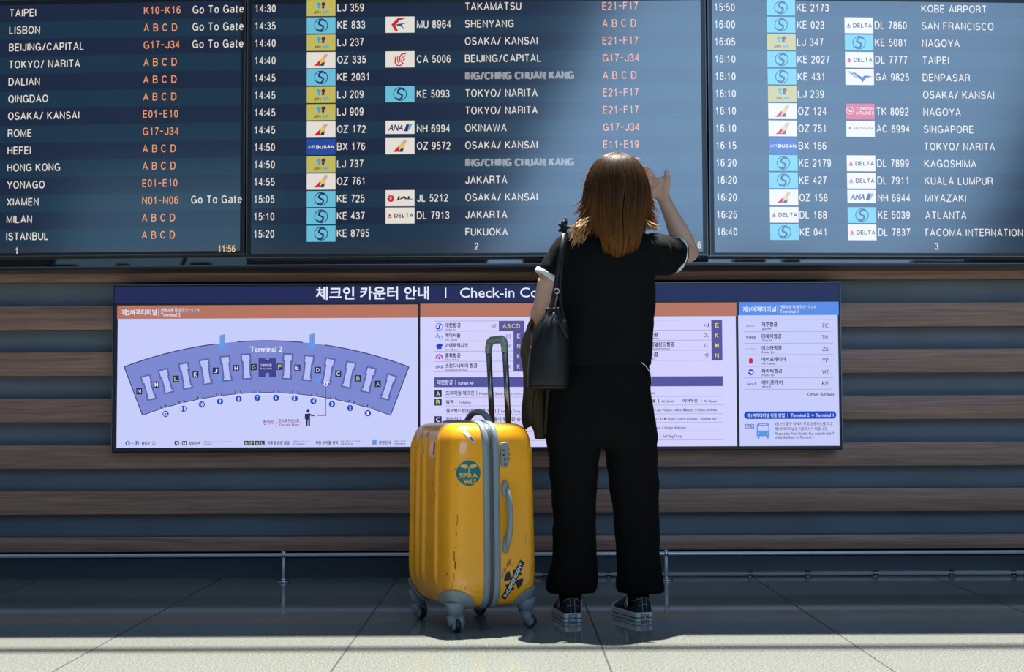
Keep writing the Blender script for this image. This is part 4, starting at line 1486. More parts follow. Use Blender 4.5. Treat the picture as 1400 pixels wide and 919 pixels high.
# round teal sticker with a seedling
sx, sz = case_local(641, 647)
mb = MB()
R_ = 0.043
rx = R_ / 1.0
n = 28
q = [(sx, sz)] + [(sx + .98 * R_ * k / 4 * math.cos(2 * PI * i / n), sz + R_ * k / 4 * math.sin(2 * PI * i / n)) for k in range(1, 5) for i in range(n)]
fs = [(0, 1 + i, 1 + (i + 1) % n) for i in range(n)]
for k in range(3):
    fs += [(1 + k * n + i, 1 + (k + 1) * n + i, 1 + (k + 1) * n + (i + 1) % n, 1 + k * n + (i + 1) % n) for i in range(n)]
surf(mb, q, 's', .0008, M['teal'], fs)
st = mb.build('round_sticker', case, label='teal round sticker with a seedling and lettering')
mb = MB()
for sg_, in ((-1,), (1,)):
    pts = []
    for i in range(16):
        a = 2 * PI * i / 16
        u, v = .0135 * math.cos(a), .0065 * math.sin(a) * (1 + .25 * math.cos(a) * -sg_)
        pts.append((sx + sg_ * .0165 + u, sz + .0235 + v + u * .12 * sg_))
    surf(mb, pts, 's', .0016, M['stickeryellow'])
surf(mb, [(sx - .0022, sz + .001), (sx + .0022, sz + .001), (sx + .0016, sz + .016), (sx + .006, sz + .022), (sx, sz + .0185), (sx - .006, sz + .022), (sx - .0016, sz + .016)], 's', .0016, M['stickeryellow'])
decal_text(mb, 'SPRA', sx - .001, sz - .008, .066, .0165, 0, .0016, M['stickeryellow'], .03)
decal_text(mb, 'WLS', sx + .003, sz - .028, .046, .0165, 0, .0016, M['stickeryellow'], .03)
mb.build('sticker_print', st)
# white baggage barcode sticker
bx, bz = case_local(641.5, 597)
mb = MB()
grid_patch(mb, bx, bz, .050, .0135, math.radians(-52), .0008, M['white'])
bs = mb.build('baggage_sticker', case, label='small white baggage tag sticker')
mb = MB()
ca, sa = math.cos(math.radians(-52)), math.sin(math.radians(-52))
for k in range(9):
    u = .002 + k * .0022
    grid_patch(mb, bx + u * ca, bz + u * sa, .0010 + .0006 * (k % 3), .0085, math.radians(-52), .0016, M['stickerblack'], 1, 1)
mb.build('barcode', bs)
# black cross and banner sticker
ix, iz = case_local(702.2, 793)
ang = math.radians(62)
mb = MB()
ca, sa = math.cos(ang), math.sin(ang)
grid_patch(mb, ix, iz, .142, .0205, ang, .0012, M['stickerblack'], 14, 3)
for k in range(4):
    th = ang + PI / 4 + k * PI / 2 + PI / 4
    pts = [(ix + .006 * math.cos(th), iz + .006 * math.sin(th))]
    for i in range(9):
        a = th - .60 + 1.2 * i / 8
        pts.append((ix + .036 * math.cos(a), iz + .036 * math.sin(a)))
    surf(mb, pts, 's', .0009, M['stickerblack'])
ist = mb.build('banner_sticker', case, label='black cross sticker with a diagonal lettered banner')
mb = MB()
decal_text(mb, 'INDEPENDENT', ix, iz, .128, .0125, ang, .002, M['white'], .03)
mb.build('sticker_print', ist)
# dark scrapes worn into the shell
def scrape(mb, pts, w, face):
    vs, fs = ribbon(pts, w / 2)
    surf(mb, [tuple(v) for v in vs], face, .0006, M['stickerblack'], fs)


sr = random.Random(11)


def px_scrape(x, y, n, face='s'):
    u, v = case_local(x, y)
    out = [(u, v)]
    for _ in range(n):
        out.append((out[-1][0] + sr.uniform(-.0022, .0018), out[-1][1] - sr.uniform(.003, .008)))
    return out


for x, y, n, w in ((625, 704, 7, .0016), (623, 724, 4, .0012), (624, 745, 3, .0014), (621, 754, 5, .0022), (622, 768, 5, .0028), (620, 784, 4, .0012), (619, 797, 4, .0010), (617, 640, 2, .0012), (616, 660, 2, .0010), (611, 782, 2, .0012), (719, 730, 5, .0011), (701, 768, 2, .0010)):
    mb = MB()
    scrape(mb, px_scrape(x, y, n), w, 's')
    mb.build('scratch', case)
for y, z, n, w, sl in ((-.045, .46, 9, .0016, .4), (-.12, .60, 3, .0012, 0), (-.055, .28, 2, .002, 0), (-.075, .20, 3, .0014, 0), (.06, .36, 3, .0012, 0), (.12, .18, 3, .0014, 0), (-.13, .13, 4, .0014, .5), (-.16, .15, 3, .0016, .3), (.0, .63, 2, .0014, 0)):
    pts = [(y, z)]
    for _ in range(n):
        pts.append((pts[-1][0] + sl * .004 + sr.uniform(-.0016, .0016), pts[-1][1] - sr.uniform(.003, .008)))
    mb = MB()
    scrape(mb, pts, w, 'f')
    mb.build('scratch', case)
# combination lock
lx, lz = case_local(689.3, 622)
mb = MB()
pts = []
for i in range(24):
    a = 2 * PI * i / 24
    pts.append((lx + .0155 * sgnp(math.cos(a), .5), lz + .0435 * sgnp(math.sin(a), .55)))
ys = side_y(lx, lz - ZC)
mb.loft([[(x, ys + .004, z) for x, z in pts], [(x, ys - .007, z) for x, z in pts], [(lx + (x - lx) * .93, ys - .0095, lz + (z - lz) * .97) for x, z in pts]], M['grey'])
lk = mb.build('combination_lock', case, False)
mb = MB()
for dz, dx, w in ((.016, -.006, .006), (.0, -.006, .006)):
    mb.box((lx + dx - w / 2, ys - .011, lz + dz - .0028), (lx + dx + w / 2, ys - .009, lz + dz + .0028), M['rubber'])
for dz in (.017, .001, -.015):
    mb.box((lx + .0135, ys - .0105, lz + dz - .0018), (lx + .0165, ys - .004, lz + dz + .0018), M['rubber'])
mb.box((lx - .0045, ys - .0105, lz - .02), (lx - .0015, ys - .009, lz - .010), M['rubber'])
mb.tube([(lx, ys - .009, lz - .032), (lx, ys - .0105, lz - .032)], .0042, M['rubber'], 12)
mb.build('lock_dials', lk)
mb = MB()
mb.tube([(lx + .005, ys - .009, lz - .013), (lx + .005, ys - .0108, lz - .013)], .0026, M['red'], 10)
mb.build('lock_button', lk, label='red lock indicator')
# side carrying handle
hx, hz0 = case_local(690, 667)
hx1, hz1 = case_local(691, 747)
ym = side_y(hx, 0)
mb = MB()
pts, rad = [], []
for i in range(15):
    s_ = i / 14
    z = hz0 + (hz1 - hz0) * s_
    bulge = math.sin(PI * s_)
    pts.append((hx + .002 + .003 * bulge, ym - .006 - .027 * bulge ** .6, z)); rad.append(.0125 + .002 * bulge)
mb.tube(pts, rad, M['grey'], 14, True, .72, up=(1, 0, 0), round_ends=True)
sh = mb.build('side_handle', case, True)
for z, dz in ((hz0, -1), (hz1, 1)):
    mb = MB()
    mb.ellipsoid((hx, ym - .004, z + dz * .004), (.0135, .012, .030), M['grey'])
    mb.build('handle_mount', sh, True)
# top carrying handle
mb = MB()
pts = []
for i in range(17):
    s_ = -1 + 2 * i / 16
    pts.append((.030, .112 * s_, ZC + HH - .004 + .040 * (1 - abs(s_) ** 2.6)))
mb.tube(pts, [.0115 + .002 * (1 - abs(-1 + 2 * i / 16)) for i in range(17)], M['grey'], 14, True, .8, round_ends=True)
mb.build('top_handle', case, True)
mb = MB()
mb.box((-.012, -.02, ZC + HH - .002), (.008, .02, ZC + HH + .006), M['greydark'])
# dark slot in the ribbed face
q = []
for zz in (.565 + .07, .525 + .07):
    q.append(zz)
mb2 = MB()
for k in range(1):
    y0, y1 = -.066, -.054
    surf(mb2, [(y0, q[1]), (y1, q[1]), (y1, q[0]), (y0, q[0])], 'f', .0012, M['rubber'])
mb2.build('badge_slot', case, label='small dark slot on the ribbed face')
mb.build('tag_loop', case)
# telescopic pull handle
zt = at(680, 468, 5.36).z
lean = Vector((-.020, -.012, 0))
rods = []
b0 = Vector((.118, 0, ZC + HH - .035))
ph = None
for s_ in (-1, 1):
    a = b0 + Vector((0, s_ * .073, 0))
    b = Vector((b0.x, s_ * .073, zt - .012)) + lean
    mid = a.lerp(b, .52)
    mb = MB()
    mb.tube([a, b], .0112, M['rod'], 14, True, .9, up=(1, 0, 0))
    rods.append((b, mb))
mb = MB()
pts, rad = [], []
ga, gb = rods[0][0], rods[1][0]
pts = [ga + Vector((0, 0, -.030)), ga + Vector((0, 0, -.008))]
rad = [.0125, .0135]
for i in range(11):
    s_ = i / 10
    p = ga.lerp(gb, s_) + Vector((0, 0, .004 + .014 * min(1, math.sin(PI * s_) * 2.2) ** .7))
    if 0.02 < s_ < .98:
        pts.append(p); rad.append(.0145)
pts += [gb + Vector((0, 0, -.008)), gb + Vector((0, 0, -.030))]
rad += [.0135, .0125]
mb.tube(pts, rad, M['grip'], 16, True, 1.0, up=(1, 0, 0))
gr = mb.build('pull_handle', case, True, label='grey-green grip of the pull handle')
bake(gr, ('REMESH', .003), ('SMOOTH', .5, 6))
for b, m0 in rods:
    m0.build('rod', gr, True)
# corner guards and castors
for ix_ in (-1, 1):
    for iy_ in (-1, 1):
        # corner guard follows the shell, a little proud of it
        mb = MB()
        zz = [z for z in zl if z < -HH + .125]
        zz = [-HH * .99999] + [-HH + .003 + .069 * i / 16 for i in range(17)]
        n = 40
        grid = []
        for z in zz:
            r = max(0.0, 1 - abs(z / HH) ** QZ) ** (1 / QZ)
            tp = taper(z)
            row = []
            top_k = max(0, (z + HH) / .072)
            half = .36 * (1 - top_k ** 2.2) ** .5 if top_k < 1 else 0.0
            for i in range(n + 1):
                a = PI / 4 + (i / n - .5) * 2 * half
                c, s_ = math.cos(a), math.sin(a)
                k = (abs(c) ** PX_ + abs(s_) ** PX_) ** (-1 / PX_)
                e = 1.0
                x, y = (BB * tp * r * c * k), (AA * tp * r * s_ * k)
                off = .0045
                row.append((ix_ * (x + off * c), iy_ * (y + off * s_), ZC + z - .003))
            grid.append(row)
        mb.loft(grid, M['grey'], False, False)
        # underside cap
        cxp, cyp = ix_ * .130, iy_ * .182
        g = mb.build('corner_guard', case, True)
        bake(g, ('SOLIDIFY', .004))
        mb = MB()
        mb.tube([(cxp, cyp, .100), (cxp, cyp, .088), (cxp, cyp, .074), (cxp, cyp, .058)], [.034, .034, .029, .0245], M['grey'], 24)
        # swivel fork with the wheel trailing
        sw = {(-1, -1): -70, (1, -1): -18, (-1, 1): -50, (1, 1): 165}[(ix_, iy_)]
        d = Vector((math.cos(math.radians(sw) - CYAW), math.sin(math.radians(sw) - CYAW), 0))
        w = Vector((-d.y, d.x, 0))
        ax = Vector((cxp, cyp, .0225)) + d * .016
        mb.tube([(cxp, cyp, .0605), (cxp, cyp, .052)], .0235, M['grey'], 22)
        for q in (-1, 1):
            rings = []
            for s_, rr in ((0, .022), (.5, .021), (1, .0165)):
                c0 = Vector((cxp, cyp, .054)).lerp(ax, s_)
                rings.append([c0 + d * (rr * math.cos(2 * PI * i / 18)) * (1 if s_ > .4 else .9) + Vector((0, 0, rr * math.sin(2 * PI * i / 18))) * (1 if s_ > .4 else .4) for i in range(18)])
            out = [[p + w * (q * .0095) for p in rings[k]] for k in range(3)]
            inn = [[p + w * (q * .0155) for p in rings[k]] for k in range(3)]
            # two side cheeks as flattened capsules
            mb.tube([Vector((cxp, cyp, .052)) + w * q * .0125, ax + w * q * .0125], [.019, .0165], M['grey'], 16, True, 1.0, round_ends=False)
            mb.tube([ax + w * q * .009, ax + w * q * .0175], .0168, M['grey'], 20)
        co = mb.build('castor', case, True)
        mb = MB()
        mb.tube([ax - w * .0085, ax - w * .007, ax + w * .007, ax + w * .0085], [.0195, .0225, .0225, .0195], M['rubber'], 28)
        mb.build('wheel', co, True)


# ------------------------------------------------------------------ person
PY_ = 5.26
P = lambda px, py, Y=PY_: at(px, py, Y)
person_base = Vector((P(825, 848).x, 5.32, 0))
person = thing('person', 'brown-haired woman in black t-shirt and trousers seen from behind, hand raised to head', 'person', person_base)
LOC = lambda v: Vector(v) - person_base


def ell_ring(c, rx, ry, n=28, tilt=(0, 0), p=2.3):
    c = Vector(c)
    out = []
    for i in range(n):
        a = 2 * PI * i / n
        x, y = rx * sgnp(math.cos(a), 2 / p), ry * sgnp(math.sin(a), 2 / p)
        out.append(Vector((c.x + x, c.y + y, c.z + tilt[0] * x + tilt[1] * y)))
    return out


def px_ring(y, xl, xr, ry, Y=PY_, n=28, p=2.3, tilt=(0, 0)):
    a, b = P(xl, y, Y), P(xr, y, Y)
    c = (a + b) / 2
    return [LOC(v) for v in ell_ring(c, (b - a).length / 2, ry, n, tilt, p)]


SK = M['skin']
HCX = 843
# --- body
mb = MB()
hc = LOC(P(HCX, 262, 5.275))
mb.ellipsoid(hc + Vector((0, -.005, .018)), (.076, .096, .098), SK, 28, 18)     # cranium
mb.ellipsoid(hc + Vector((0, .030, -.040)), (.064, .068, .084), SK, 24, 16)    # face
mb.ellipsoid(hc + Vector((0, .060, -.098)), (.030, .030, .024), SK, 16, 10)    # chin
mb.tube([hc + Vector((0, .090, .008)), hc + Vector((0, .097, -.014)), hc + Vector((0, .106, -.036)), hc + Vector((0, .096, -.042))], [.006, .008, .0105, .008], SK, 12)  # nose
mb.ellipsoid(hc + Vector((0, .088, .020)), (.046, .010, .010), SK, 16, 8)      # brow
mb.ellipsoid(hc + Vector((0, .088, -.068)), (.022, .010, .010), SK, 14, 8)     # lips
for s_ in (-1, 1):
    mb.ellipsoid(hc + Vector((s_ * .076, .008, -.022)), (.010, .018, .030), SK, 14, 10)  # ears
    mb.ellipsoid(hc + Vector((s_ * .036, .066, -.042)), (.028, .024, .030), SK, 14, 10)  # cheeks
nk = LOC(P(838, 318, 5.26))
mb.tube([hc + Vector((0, -.006, -.05)), hc.lerp(nk, .6), nk + Vector((0, -.004, -.05))], [.056, .053, .066], SK, 20)
# trunk and legs under the clothes
rings = [px_ring(322, 800, 868, .06), px_ring(345, 783, 895, .085), px_ring(380, 776, 890, .10), px_ring(430, 780, 882, .095), px_ring(480, 770, 884, .10), px_ring(540, 762, 886, .105), px_ring(590, 764, 886, .10)]
mb.loft(rings, SK)
for xt, xk, xa in ((795, 787, 782), (858, 866, 874)):
    mb.tube([LOC(P(xt, 560)), LOC(P(xt, 600)), LOC(P(xk, 690)), LOC(P((xk + xa) / 2, 740, 5.31)), LOC(P(xa, 813, 5.343))], [.072, .060, .050, .046, .026], SK, 18)
# left arm hanging, elbow bent, forearm forward under the jacket
shL, elL, wrL = LOC(P(778, 340, 5.26)), LOC(P(744, 421, 5.245)), LOC(P(733, 450, 5.46))
mb.tube([shL, LOC(P(764, 365, 5.25)), LOC(P(751, 390, 5.24)), elL], [.058, .050, .0455, .040], SK, 18, round_ends=True)
mb.tube([elL, elL.lerp(wrL, .3), elL.lerp(wrL, .7), wrL], [.040, .041, .032, .025], SK, 18, round_ends=True)
fdir = (wrL - elL).normalized()
hl = wrL + fdir * .055 + Vector((0, 0, -.006))
mb.tube([wrL, wrL + fdir * .03, hl, hl + fdir * .02], [.024, .031, .035, .030], SK, 16, True, .55, up=(1, 0, .2))
for k in range(4):
    off = Vector((-.016, 0, .026 - .017 * k)) * 1.0
    b0_ = hl + fdir * .025 + off * .9
    ln = (.036, .041, .039, .030)[k]
    p1 = b0_ + fdir * ln * .8 + Vector((-.006, 0, -.006))
    p2 = p1 + Vector((-.010, -.004, -.024)) * (ln / .04)
    p3 = p2 + Vector((.008, -.020, -.016)) * (ln / .04)
    mb.tube([b0_, p1, p2, p3], [.0095, .0088, .0082, .0070], SK, 10, round_ends=True)
mb.tube([wrL + fdir * .022 + Vector((.012, 0, .016)), wrL + fdir * .055 + Vector((.016, 0, .034)), wrL + fdir * .085 + Vector((.006, 0, .038))], [.012, .0105, .0085], SK, 10, round_ends=True)
# right arm raised: elbow forward and out, forearm up, palm turned back beside the hair
shR, elR, wrR = LOC(P(888, 342, 5.27)), LOC(P(940.5, 345, 5.46)), LOC(P(908, 273, 5.44))
mb.tube([shR, shR.lerp(elR, .5), elR], [.048, .045, .040], SK, 18, round_ends=True)
mb.tube([elR, elR.lerp(wrR, .2), elR.lerp(wrR, .42), elR.lerp(wrR, .72), wrR], [.040, .0415, .038, .029, .0245], SK, 18, round_ends=True)
# right hand, palm towards the camera
HY = 5.43
hp = lambda px, py, dy=0.0: LOC(P(px, py, HY + dy))
mb.tube([wrR, hp(904.5, 265), hp(900, 255), hp(896, 246, .004)], [.0245, .031, .037, .037], SK, 18, True, .52, up=(0, 1, 0))
mb.ellipsoid(hp(909.5, 259, -.008), (.017, .015, .027), SK, 14, 10)   # ball of the thumb
mb.ellipsoid(hp(893, 263, -.004), (.016, .014, .026), SK, 14, 10)     # heel of the hand
mb.tube([hp(908, 260, -.002), hp(912.6, 250, -.006), hp(912.8, 242, -.008), hp(911, 234.6, -.010)], [.0155, .0125, .0108, .0085], SK, 12, round_ends=True)
fing = [((893.5, 245), (888.5, 236.5), (884.5, 231.5), (881.8, 229), (0, .004, -.010, -.020)),
        ((889.5, 247), (880.5, 238), (874, 234), (870, 233.5), (.002, .012, .008, 0)),
        ((886.5, 250), (876.5, 243), (869, 240), (864.5, 240.5), (.004, .018, .016, .008)),
        ((884.5, 254), (876, 249.5), (870.5, 248), (866.5, 249), (.006, .02, .02, .014))]
for k, (a, b, c, e, dy) in enumerate(fing):
    r = (.0104, .0104, .0100, .0088)[k]
    mb.tube([hp(*a, dy[0]), hp(*b, dy[1]), hp(*c, dy[2]), hp(*e, dy[3])], [r * 1.08, r, r * .92, r * .78], SK, 12, round_ends=True)
body = mb.build('body', person, True)
bake(body, ('REMESH', .0038), ('SMOOTH', .5, 5))
# facial features
for s_ in (-1, 1):
    mb = MB()
    mb.ellipsoid(hc + Vector((s_ * .030, .0815, .001)), (.0125, .0085, .0060), M['eyewhite'], 16, 10)
    ey = mb.build('eye', body, True)
    mb = MB()
    mb.ellipsoid(hc + Vector((s_ * .030, .0875, .001)), (.0056, .0045, .0056), M['rubber'], 14, 8)
    mb.build('iris', ey, True)
    mb = MB()
    mb.tube([hc + Vector((s_ * .014, .0945, .016)), hc + Vector((s_ * .030, .0925, .020)), hc + Vector((s_ * .046, .082, .016))], [.0028, .003, .0018], M['rubber'], 8)
    mb.build('eyebrow', body, True)
mb = MB()
mb.ellipsoid(hc + Vector((0, .0945, -.065)), (.018, .0050, .0036), M['lip'], 14, 8)
mb.ellipsoid(hc + Vector((0, .0935, -.0715)), (.015, .0058, .0044), M['lip'], 14, 8)
mb.build('lips', body, True)

# --- t-shirt
mb = MB()
rings = [px_ring(501, 755, 891, .112, p=2.6), px_ring(470, 757, 892.5, .112, p=2.6), px_ring(430, 759, 895, .112), px_ring(400, 761, 896, .115), px_ring(375, 764, 896, .117), px_ring(350, 768, 900, .110),
         px_ring(334, 772, 903, .094), px_ring(324, 782, 893, .078), px_ring(316, 800, 874, .066), px_ring(309, 812, 864, .058)]
mb.loft(rings, M['black_cloth'])
mb.ellipsoid(LOC(P(783, 336, 5.26)), (.060, .070, .055), M['black_cloth'])
mb.ellipsoid(LOC(P(893, 343, 5.27)), (.066, .072, .058), M['black_cloth'])
s0, s1 = LOC(P(781, 338, 5.26)), LOC(P(751.5, 377, 5.245))
mb.tube([s0, s0.lerp(s1, .35), s0.lerp(s1, .7), s1], [.064, .062, .056, .0545], M['black_cloth'], 24)
q0, q1 = LOC(P(890, 341, 5.27)), LOC(P(922, 349, 5.395))
mb.tube([q0, q0.lerp(q1, .5), q0.lerp(q1, 1.02)], [.062, .065, .065], M['black_cloth'], 24)
mb.tube([LOC(P(890, 352, 5.27)), LOC(P(915, 358, 5.36))], [.06, .055], M['black_cloth'], 20)
sh_ = mb.build('t_shirt', person, True)
bake(sh_, ('REMESH', .006), ('SMOOTH', .6, 8), ('DISPLACE', .010, .09))


def hem(c, axis, r, w, th, mat, name, parent, sy=1.0):
    ax = axis.normalized()
    u = ax.cross(Vector((0, 1, 0.3))).normalized()
    v = ax.cross(u)
    prof = [(0, 0), (0, th), (w * .2, th * 1.3), (w * .8, th * 1.3), (w, th), (w, 0), (w * .5, -th)]
    n = 40
    mb = MB()
    rings = [[c + ax * a + (u * math.cos(2 * PI * i / n) + v * math.sin(2 * PI * i / n) * sy) * (r + b) for a, b in prof] for i in range(n)]
    rings.append(rings[0])
    mb.loft(rings, mat, False)
    return mb.build(name, parent, True)


axL = (s1 - s0).normalized() + Vector((0, .10, -.10))
hem(s1 - axL.normalized() * .003, axL, .0505, .017, .004, M['trim'], 'sleeve_trim', sh_)['label'] = 'white band on the left sleeve'
axR = (q1 - q0).normalized() + Vector((.35, -.15, -.1))
hem(q1 - axR.normalized() * .004, axR, .062, .014, .004, M['trim'], 'sleeve_trim', sh_)['label'] = 'white band on the right sleeve'

# --- trousers
mb = MB()
mb.loft([px_ring(488, 762, 886, .098), px_ring(510, 757, 889.5, .108), px_ring(540, 751, 890.5, .118), px_ring(570, 748, 894, .120), px_ring(598, 750, 896, .112), px_ring(612, 770, 880, .08)], M['black_trouser'])
Lr = [(575, 748, 822, .10), (600, 746.5, 821.5, .098), (620, 749, 820, .095), (660, 753, 816.5, .088), (700, 755.5, 814.5, .082), (740, 756, 815, .080), (768, 754.5, 816, .080), (788, 749.5, 816.5, .082), (800, 746, 816, .082), (806, 746, 815, .078), (811, 752, 812, .066), (809, 762, 805, .05)]
Rr = [(575, 822, 895, .10), (600, 823, 898.5, .098), (620, 828, 899.5, .095), (660, 832.5, 900, .088), (700, 837.5, 901, .082), (740, 841.5, 902, .080), (768, 843.5, 903, .080), (788, 843.5, 905, .082), (799, 842, 908, .082), (806, 843, 909, .078), (811, 848, 906, .064), (809, 858, 897, .05)]
for R__, Yf in ((Lr, 5.315), (Rr, 5.325)):
    mb.loft([px_ring(y, a, b, ry, PY_ + (Yf - PY_) * min(1, max(0, (y - 600) / 200))) for y, a, b, ry in R__], M['black_trouser'])
tr = mb.build('trousers', person, True)
bake(tr, ('REMESH', .006), ('SMOOTH', .6, 6), ('DISPLACE', .012, .08))
mb = MB()
pts = [LOC(P(x, y, 5.26) + Vector((0, -d, 0))) for x, y, d in ((873, 497, .108), (880, 502, .098), (885.5, 510, .083), (888.5, 518, .066), (889.6, 526, .052))]
mb.tube(pts, .0016, M['trim'], 6)
mb.build('pocket_piping', tr, True, label='white piping along the right pocket')

# --- hair
hx0 = P(HCX, 208, 5.27)
HTOP = LOC(hx0)
prof_h = [(0, .006), (.006, .030), (.018, .055), (.036, .076), (.06, .094), (.09, .107), (.13, .118), (.18, .1235), (.24, .1225), (.30, .118), (.33, .112), (.36, .102), (.39, .088), (.45, .06)]


def hr(dz):
    for (a, b), (c, d) in zip(prof_h[:-1], prof_h[1:]):
        if dz <= c:
            return b + (d - b) * (dz - a) / (c - a)
    return prof_h[-1][1]


hv, hf, hcol = [], [], []


def strand(pts, r0, col):
    n0 = len(hv)
    m = len(pts)
    ns = 5
    for i, p in enumerate(pts):
        t_ = (pts[min(i + 1, m - 1)] - pts[max(i - 1, 0)]).normalized()
        u = t_.cross(Vector((.3, 1, .2))).normalized(); v = t_.cross(u)
        s_ = i / (m - 1)
        r = r0 * (min(1, .35 + s_ * 4)) * (1 if s_ < .84 else max(.08, 1 - (s_ - .84) / .16))
        for k in range(ns):
            hv.append(p + (u * math.cos(2 * PI * k / ns) + v * math.sin(2 * PI * k / ns)) * r)
            hcol.append((*col(s_), 1))
    for i in range(m - 1):
        for k in range(ns):
            a, b = n0 + i * ns + k, n0 + i * ns + (k + 1) % ns
            hf.append((a, b, b + ns, a + ns))


rnd = random.Random(3)
NS = 2100
for q in range(NS):
    ph = math.radians(rnd.uniform(-128, 128)) if q % 8 else math.copysign(math.radians(rnd.uniform(125, 176)), rnd.uniform(-1, 1))        # 0 = towards the camera
    lay = 1.0 - .26 * rnd.random() ** 1.6
    side = abs(math.degrees(ph))
    sgn_ = 1 if ph > 0 else -1
    base_end = 361 - 10 * (side / 50) ** 1.5 if side < 60 else 336
    if sgn_ > 0 and side > 55: base_end = 322
    if sgn_ < 0 and side > 40: base_end = 334
    end = base_end - abs(rnd.gauss(0, 7))
    if rnd.random() < .16: end -= rnd.uniform(8, 30)
    L_ = (end - 208) * PY_ / F_PX
    tone = rnd.random()
    bright = .75 + .5 * rnd.random()

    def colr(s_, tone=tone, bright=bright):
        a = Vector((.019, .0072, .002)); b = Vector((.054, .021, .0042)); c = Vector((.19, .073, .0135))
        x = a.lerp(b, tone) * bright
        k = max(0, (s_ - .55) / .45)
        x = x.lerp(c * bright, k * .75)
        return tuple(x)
    wob = rnd.uniform(-.5, .5); wf_ = rnd.uniform(6, 16); fan = rnd.gauss(0, .05)
    flick = 0.0
    clump = rnd.choice((.2, .8, 1, 1))
    if sgn_ < 0 and 48 < side < 105: flick = rnd.uniform(.0, .055)
    if sgn_ > 0 and 62 < side < 100: flick = rnd.uniform(.0, .05)
    pts = []
    M_ = 15
    for i in range(M_):
        s_ = i / (M_ - 1)
        dz = L_ * (s_ ** 1.25)
        r = hr(dz) * lay
        a = ph + fan * s_ * s_ + .012 * math.sin(wf_ * s_ + wob * 6)
        if dz > .27: a = ph * (1 - .16 * min(1, (dz - .27) / .1)) + fan * s_ * s_
        if side > 120:
            a = math.copysign(math.radians(side + (122 - side) * max(0, min(1, (dz - .015) / .075))), ph)
        cl = round(ph * 6.5 + .3 * math.sin(ph * 9)) / 6.5
        a += (cl - a) * .62 * max(0, (s_ - .62) / .38) * clump
        x, y = r * math.sin(a), -r * .93 * math.cos(a)
        if side < 110: y -= .062 * max(0, min(1, (dz - .22) / .11)) ** 1.3 * max(0, math.cos(ph * .8))
        fl = flick * max(0, (s_ - .72) / .28) ** 2
        x += sgn_ * fl
        zf = fl * .45
        if sgn_ > 0: x -= .012 * max(0, min(1, (dz - .14) / .1))
        pts.append(HTOP + Vector((x, y + .002, -dz + zf)))
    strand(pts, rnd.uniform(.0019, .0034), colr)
# loose flyaway hairs
for q in range(46):
    a = rnd.uniform(.95, 1.55) * rnd.choice((-1, 1)); r = rnd.uniform(.05, .118)
    p = HTOP + Vector((math.sin(a) * r, -abs(math.cos(a)) * r * .6, -.02 - .12 * rnd.random()))
    k = hr(-(p.z - HTOP.z)) / max(.02, math.hypot(p.x - HTOP.x, p.y - HTOP.y))
    p.x = HTOP.x + (p.x - HTOP.x) * k * .98; p.y = HTOP.y + (p.y - HTOP.y) * k * .98
    d = Vector((math.sin(a) * .6 + rnd.uniform(-.4, .4), -.2, rnd.uniform(.0, .8))).normalized()
    pts = [p + d * (.035 * rnd.uniform(.5, 1) * i / 5) + Vector((0, 0, -.012 * (i / 5) ** 2)) for i in range(6)]
    strand(pts, .0005, lambda s_: (.26, .14, .06))
for q in range(26):                                         # stray locks beside the left edge and tips
    x0 = rnd.uniform(-.128, -.118)
    pts = [HTOP + Vector((x0 + .004 * math.sin(i * .9 + q), -.02 + rnd.uniform(-.03, .03) * 0 + .03 * ((q % 5) - 2) / 2, -.12 - .165 * i / 9)) for i in range(10)]
    if q < 5: strand(pts, .0006, lambda s_: (.2, .1, .04))
for q in range(60):                                         # tips lying over the left shoulder
    a0 = HTOP + Vector((-.105 + rnd.uniform(-.015, .03), -.055 + rnd.uniform(-.02, .03), -.235 - .03 * rnd.random()))
    e0 = LOC(P(rnd.uniform(777, 800), rnd.uniform(313, 341), 5.16))
    mid = a0.lerp(e0, .5) + Vector((-.006, -.012, .006))
    pts = [a0.lerp(mid, i / 5).lerp(mid.lerp(e0, i / 5), i / 5) for i in range(6)]
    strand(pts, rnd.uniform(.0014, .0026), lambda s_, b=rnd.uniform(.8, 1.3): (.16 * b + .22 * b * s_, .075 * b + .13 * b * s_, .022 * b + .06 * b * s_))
for q in range(26):                                         # flick over the right shoulder
    a0 = HTOP + Vector((.092 + rnd.uniform(-.02, .01), -.05 + rnd.uniform(-.02, .03), -.235 - .02 * rnd.random()))
    e0 = LOC(P(rnd.uniform(888, 906), rnd.uniform(308, 318), 5.17))
    mid = a0.lerp(e0, .55) + Vector((0, -.01, -.010))
    pts = [a0.lerp(mid, i / 5).lerp(mid.lerp(e0, i / 5), i / 5) for i in range(6)]
    strand(pts, rnd.uniform(.0012, .0022), lambda s_, b=rnd.uniform(.8, 1.3): (.16 * b + .22 * b * s_, .075 * b + .13 * b * s_, .022 * b + .06 * b * s_))
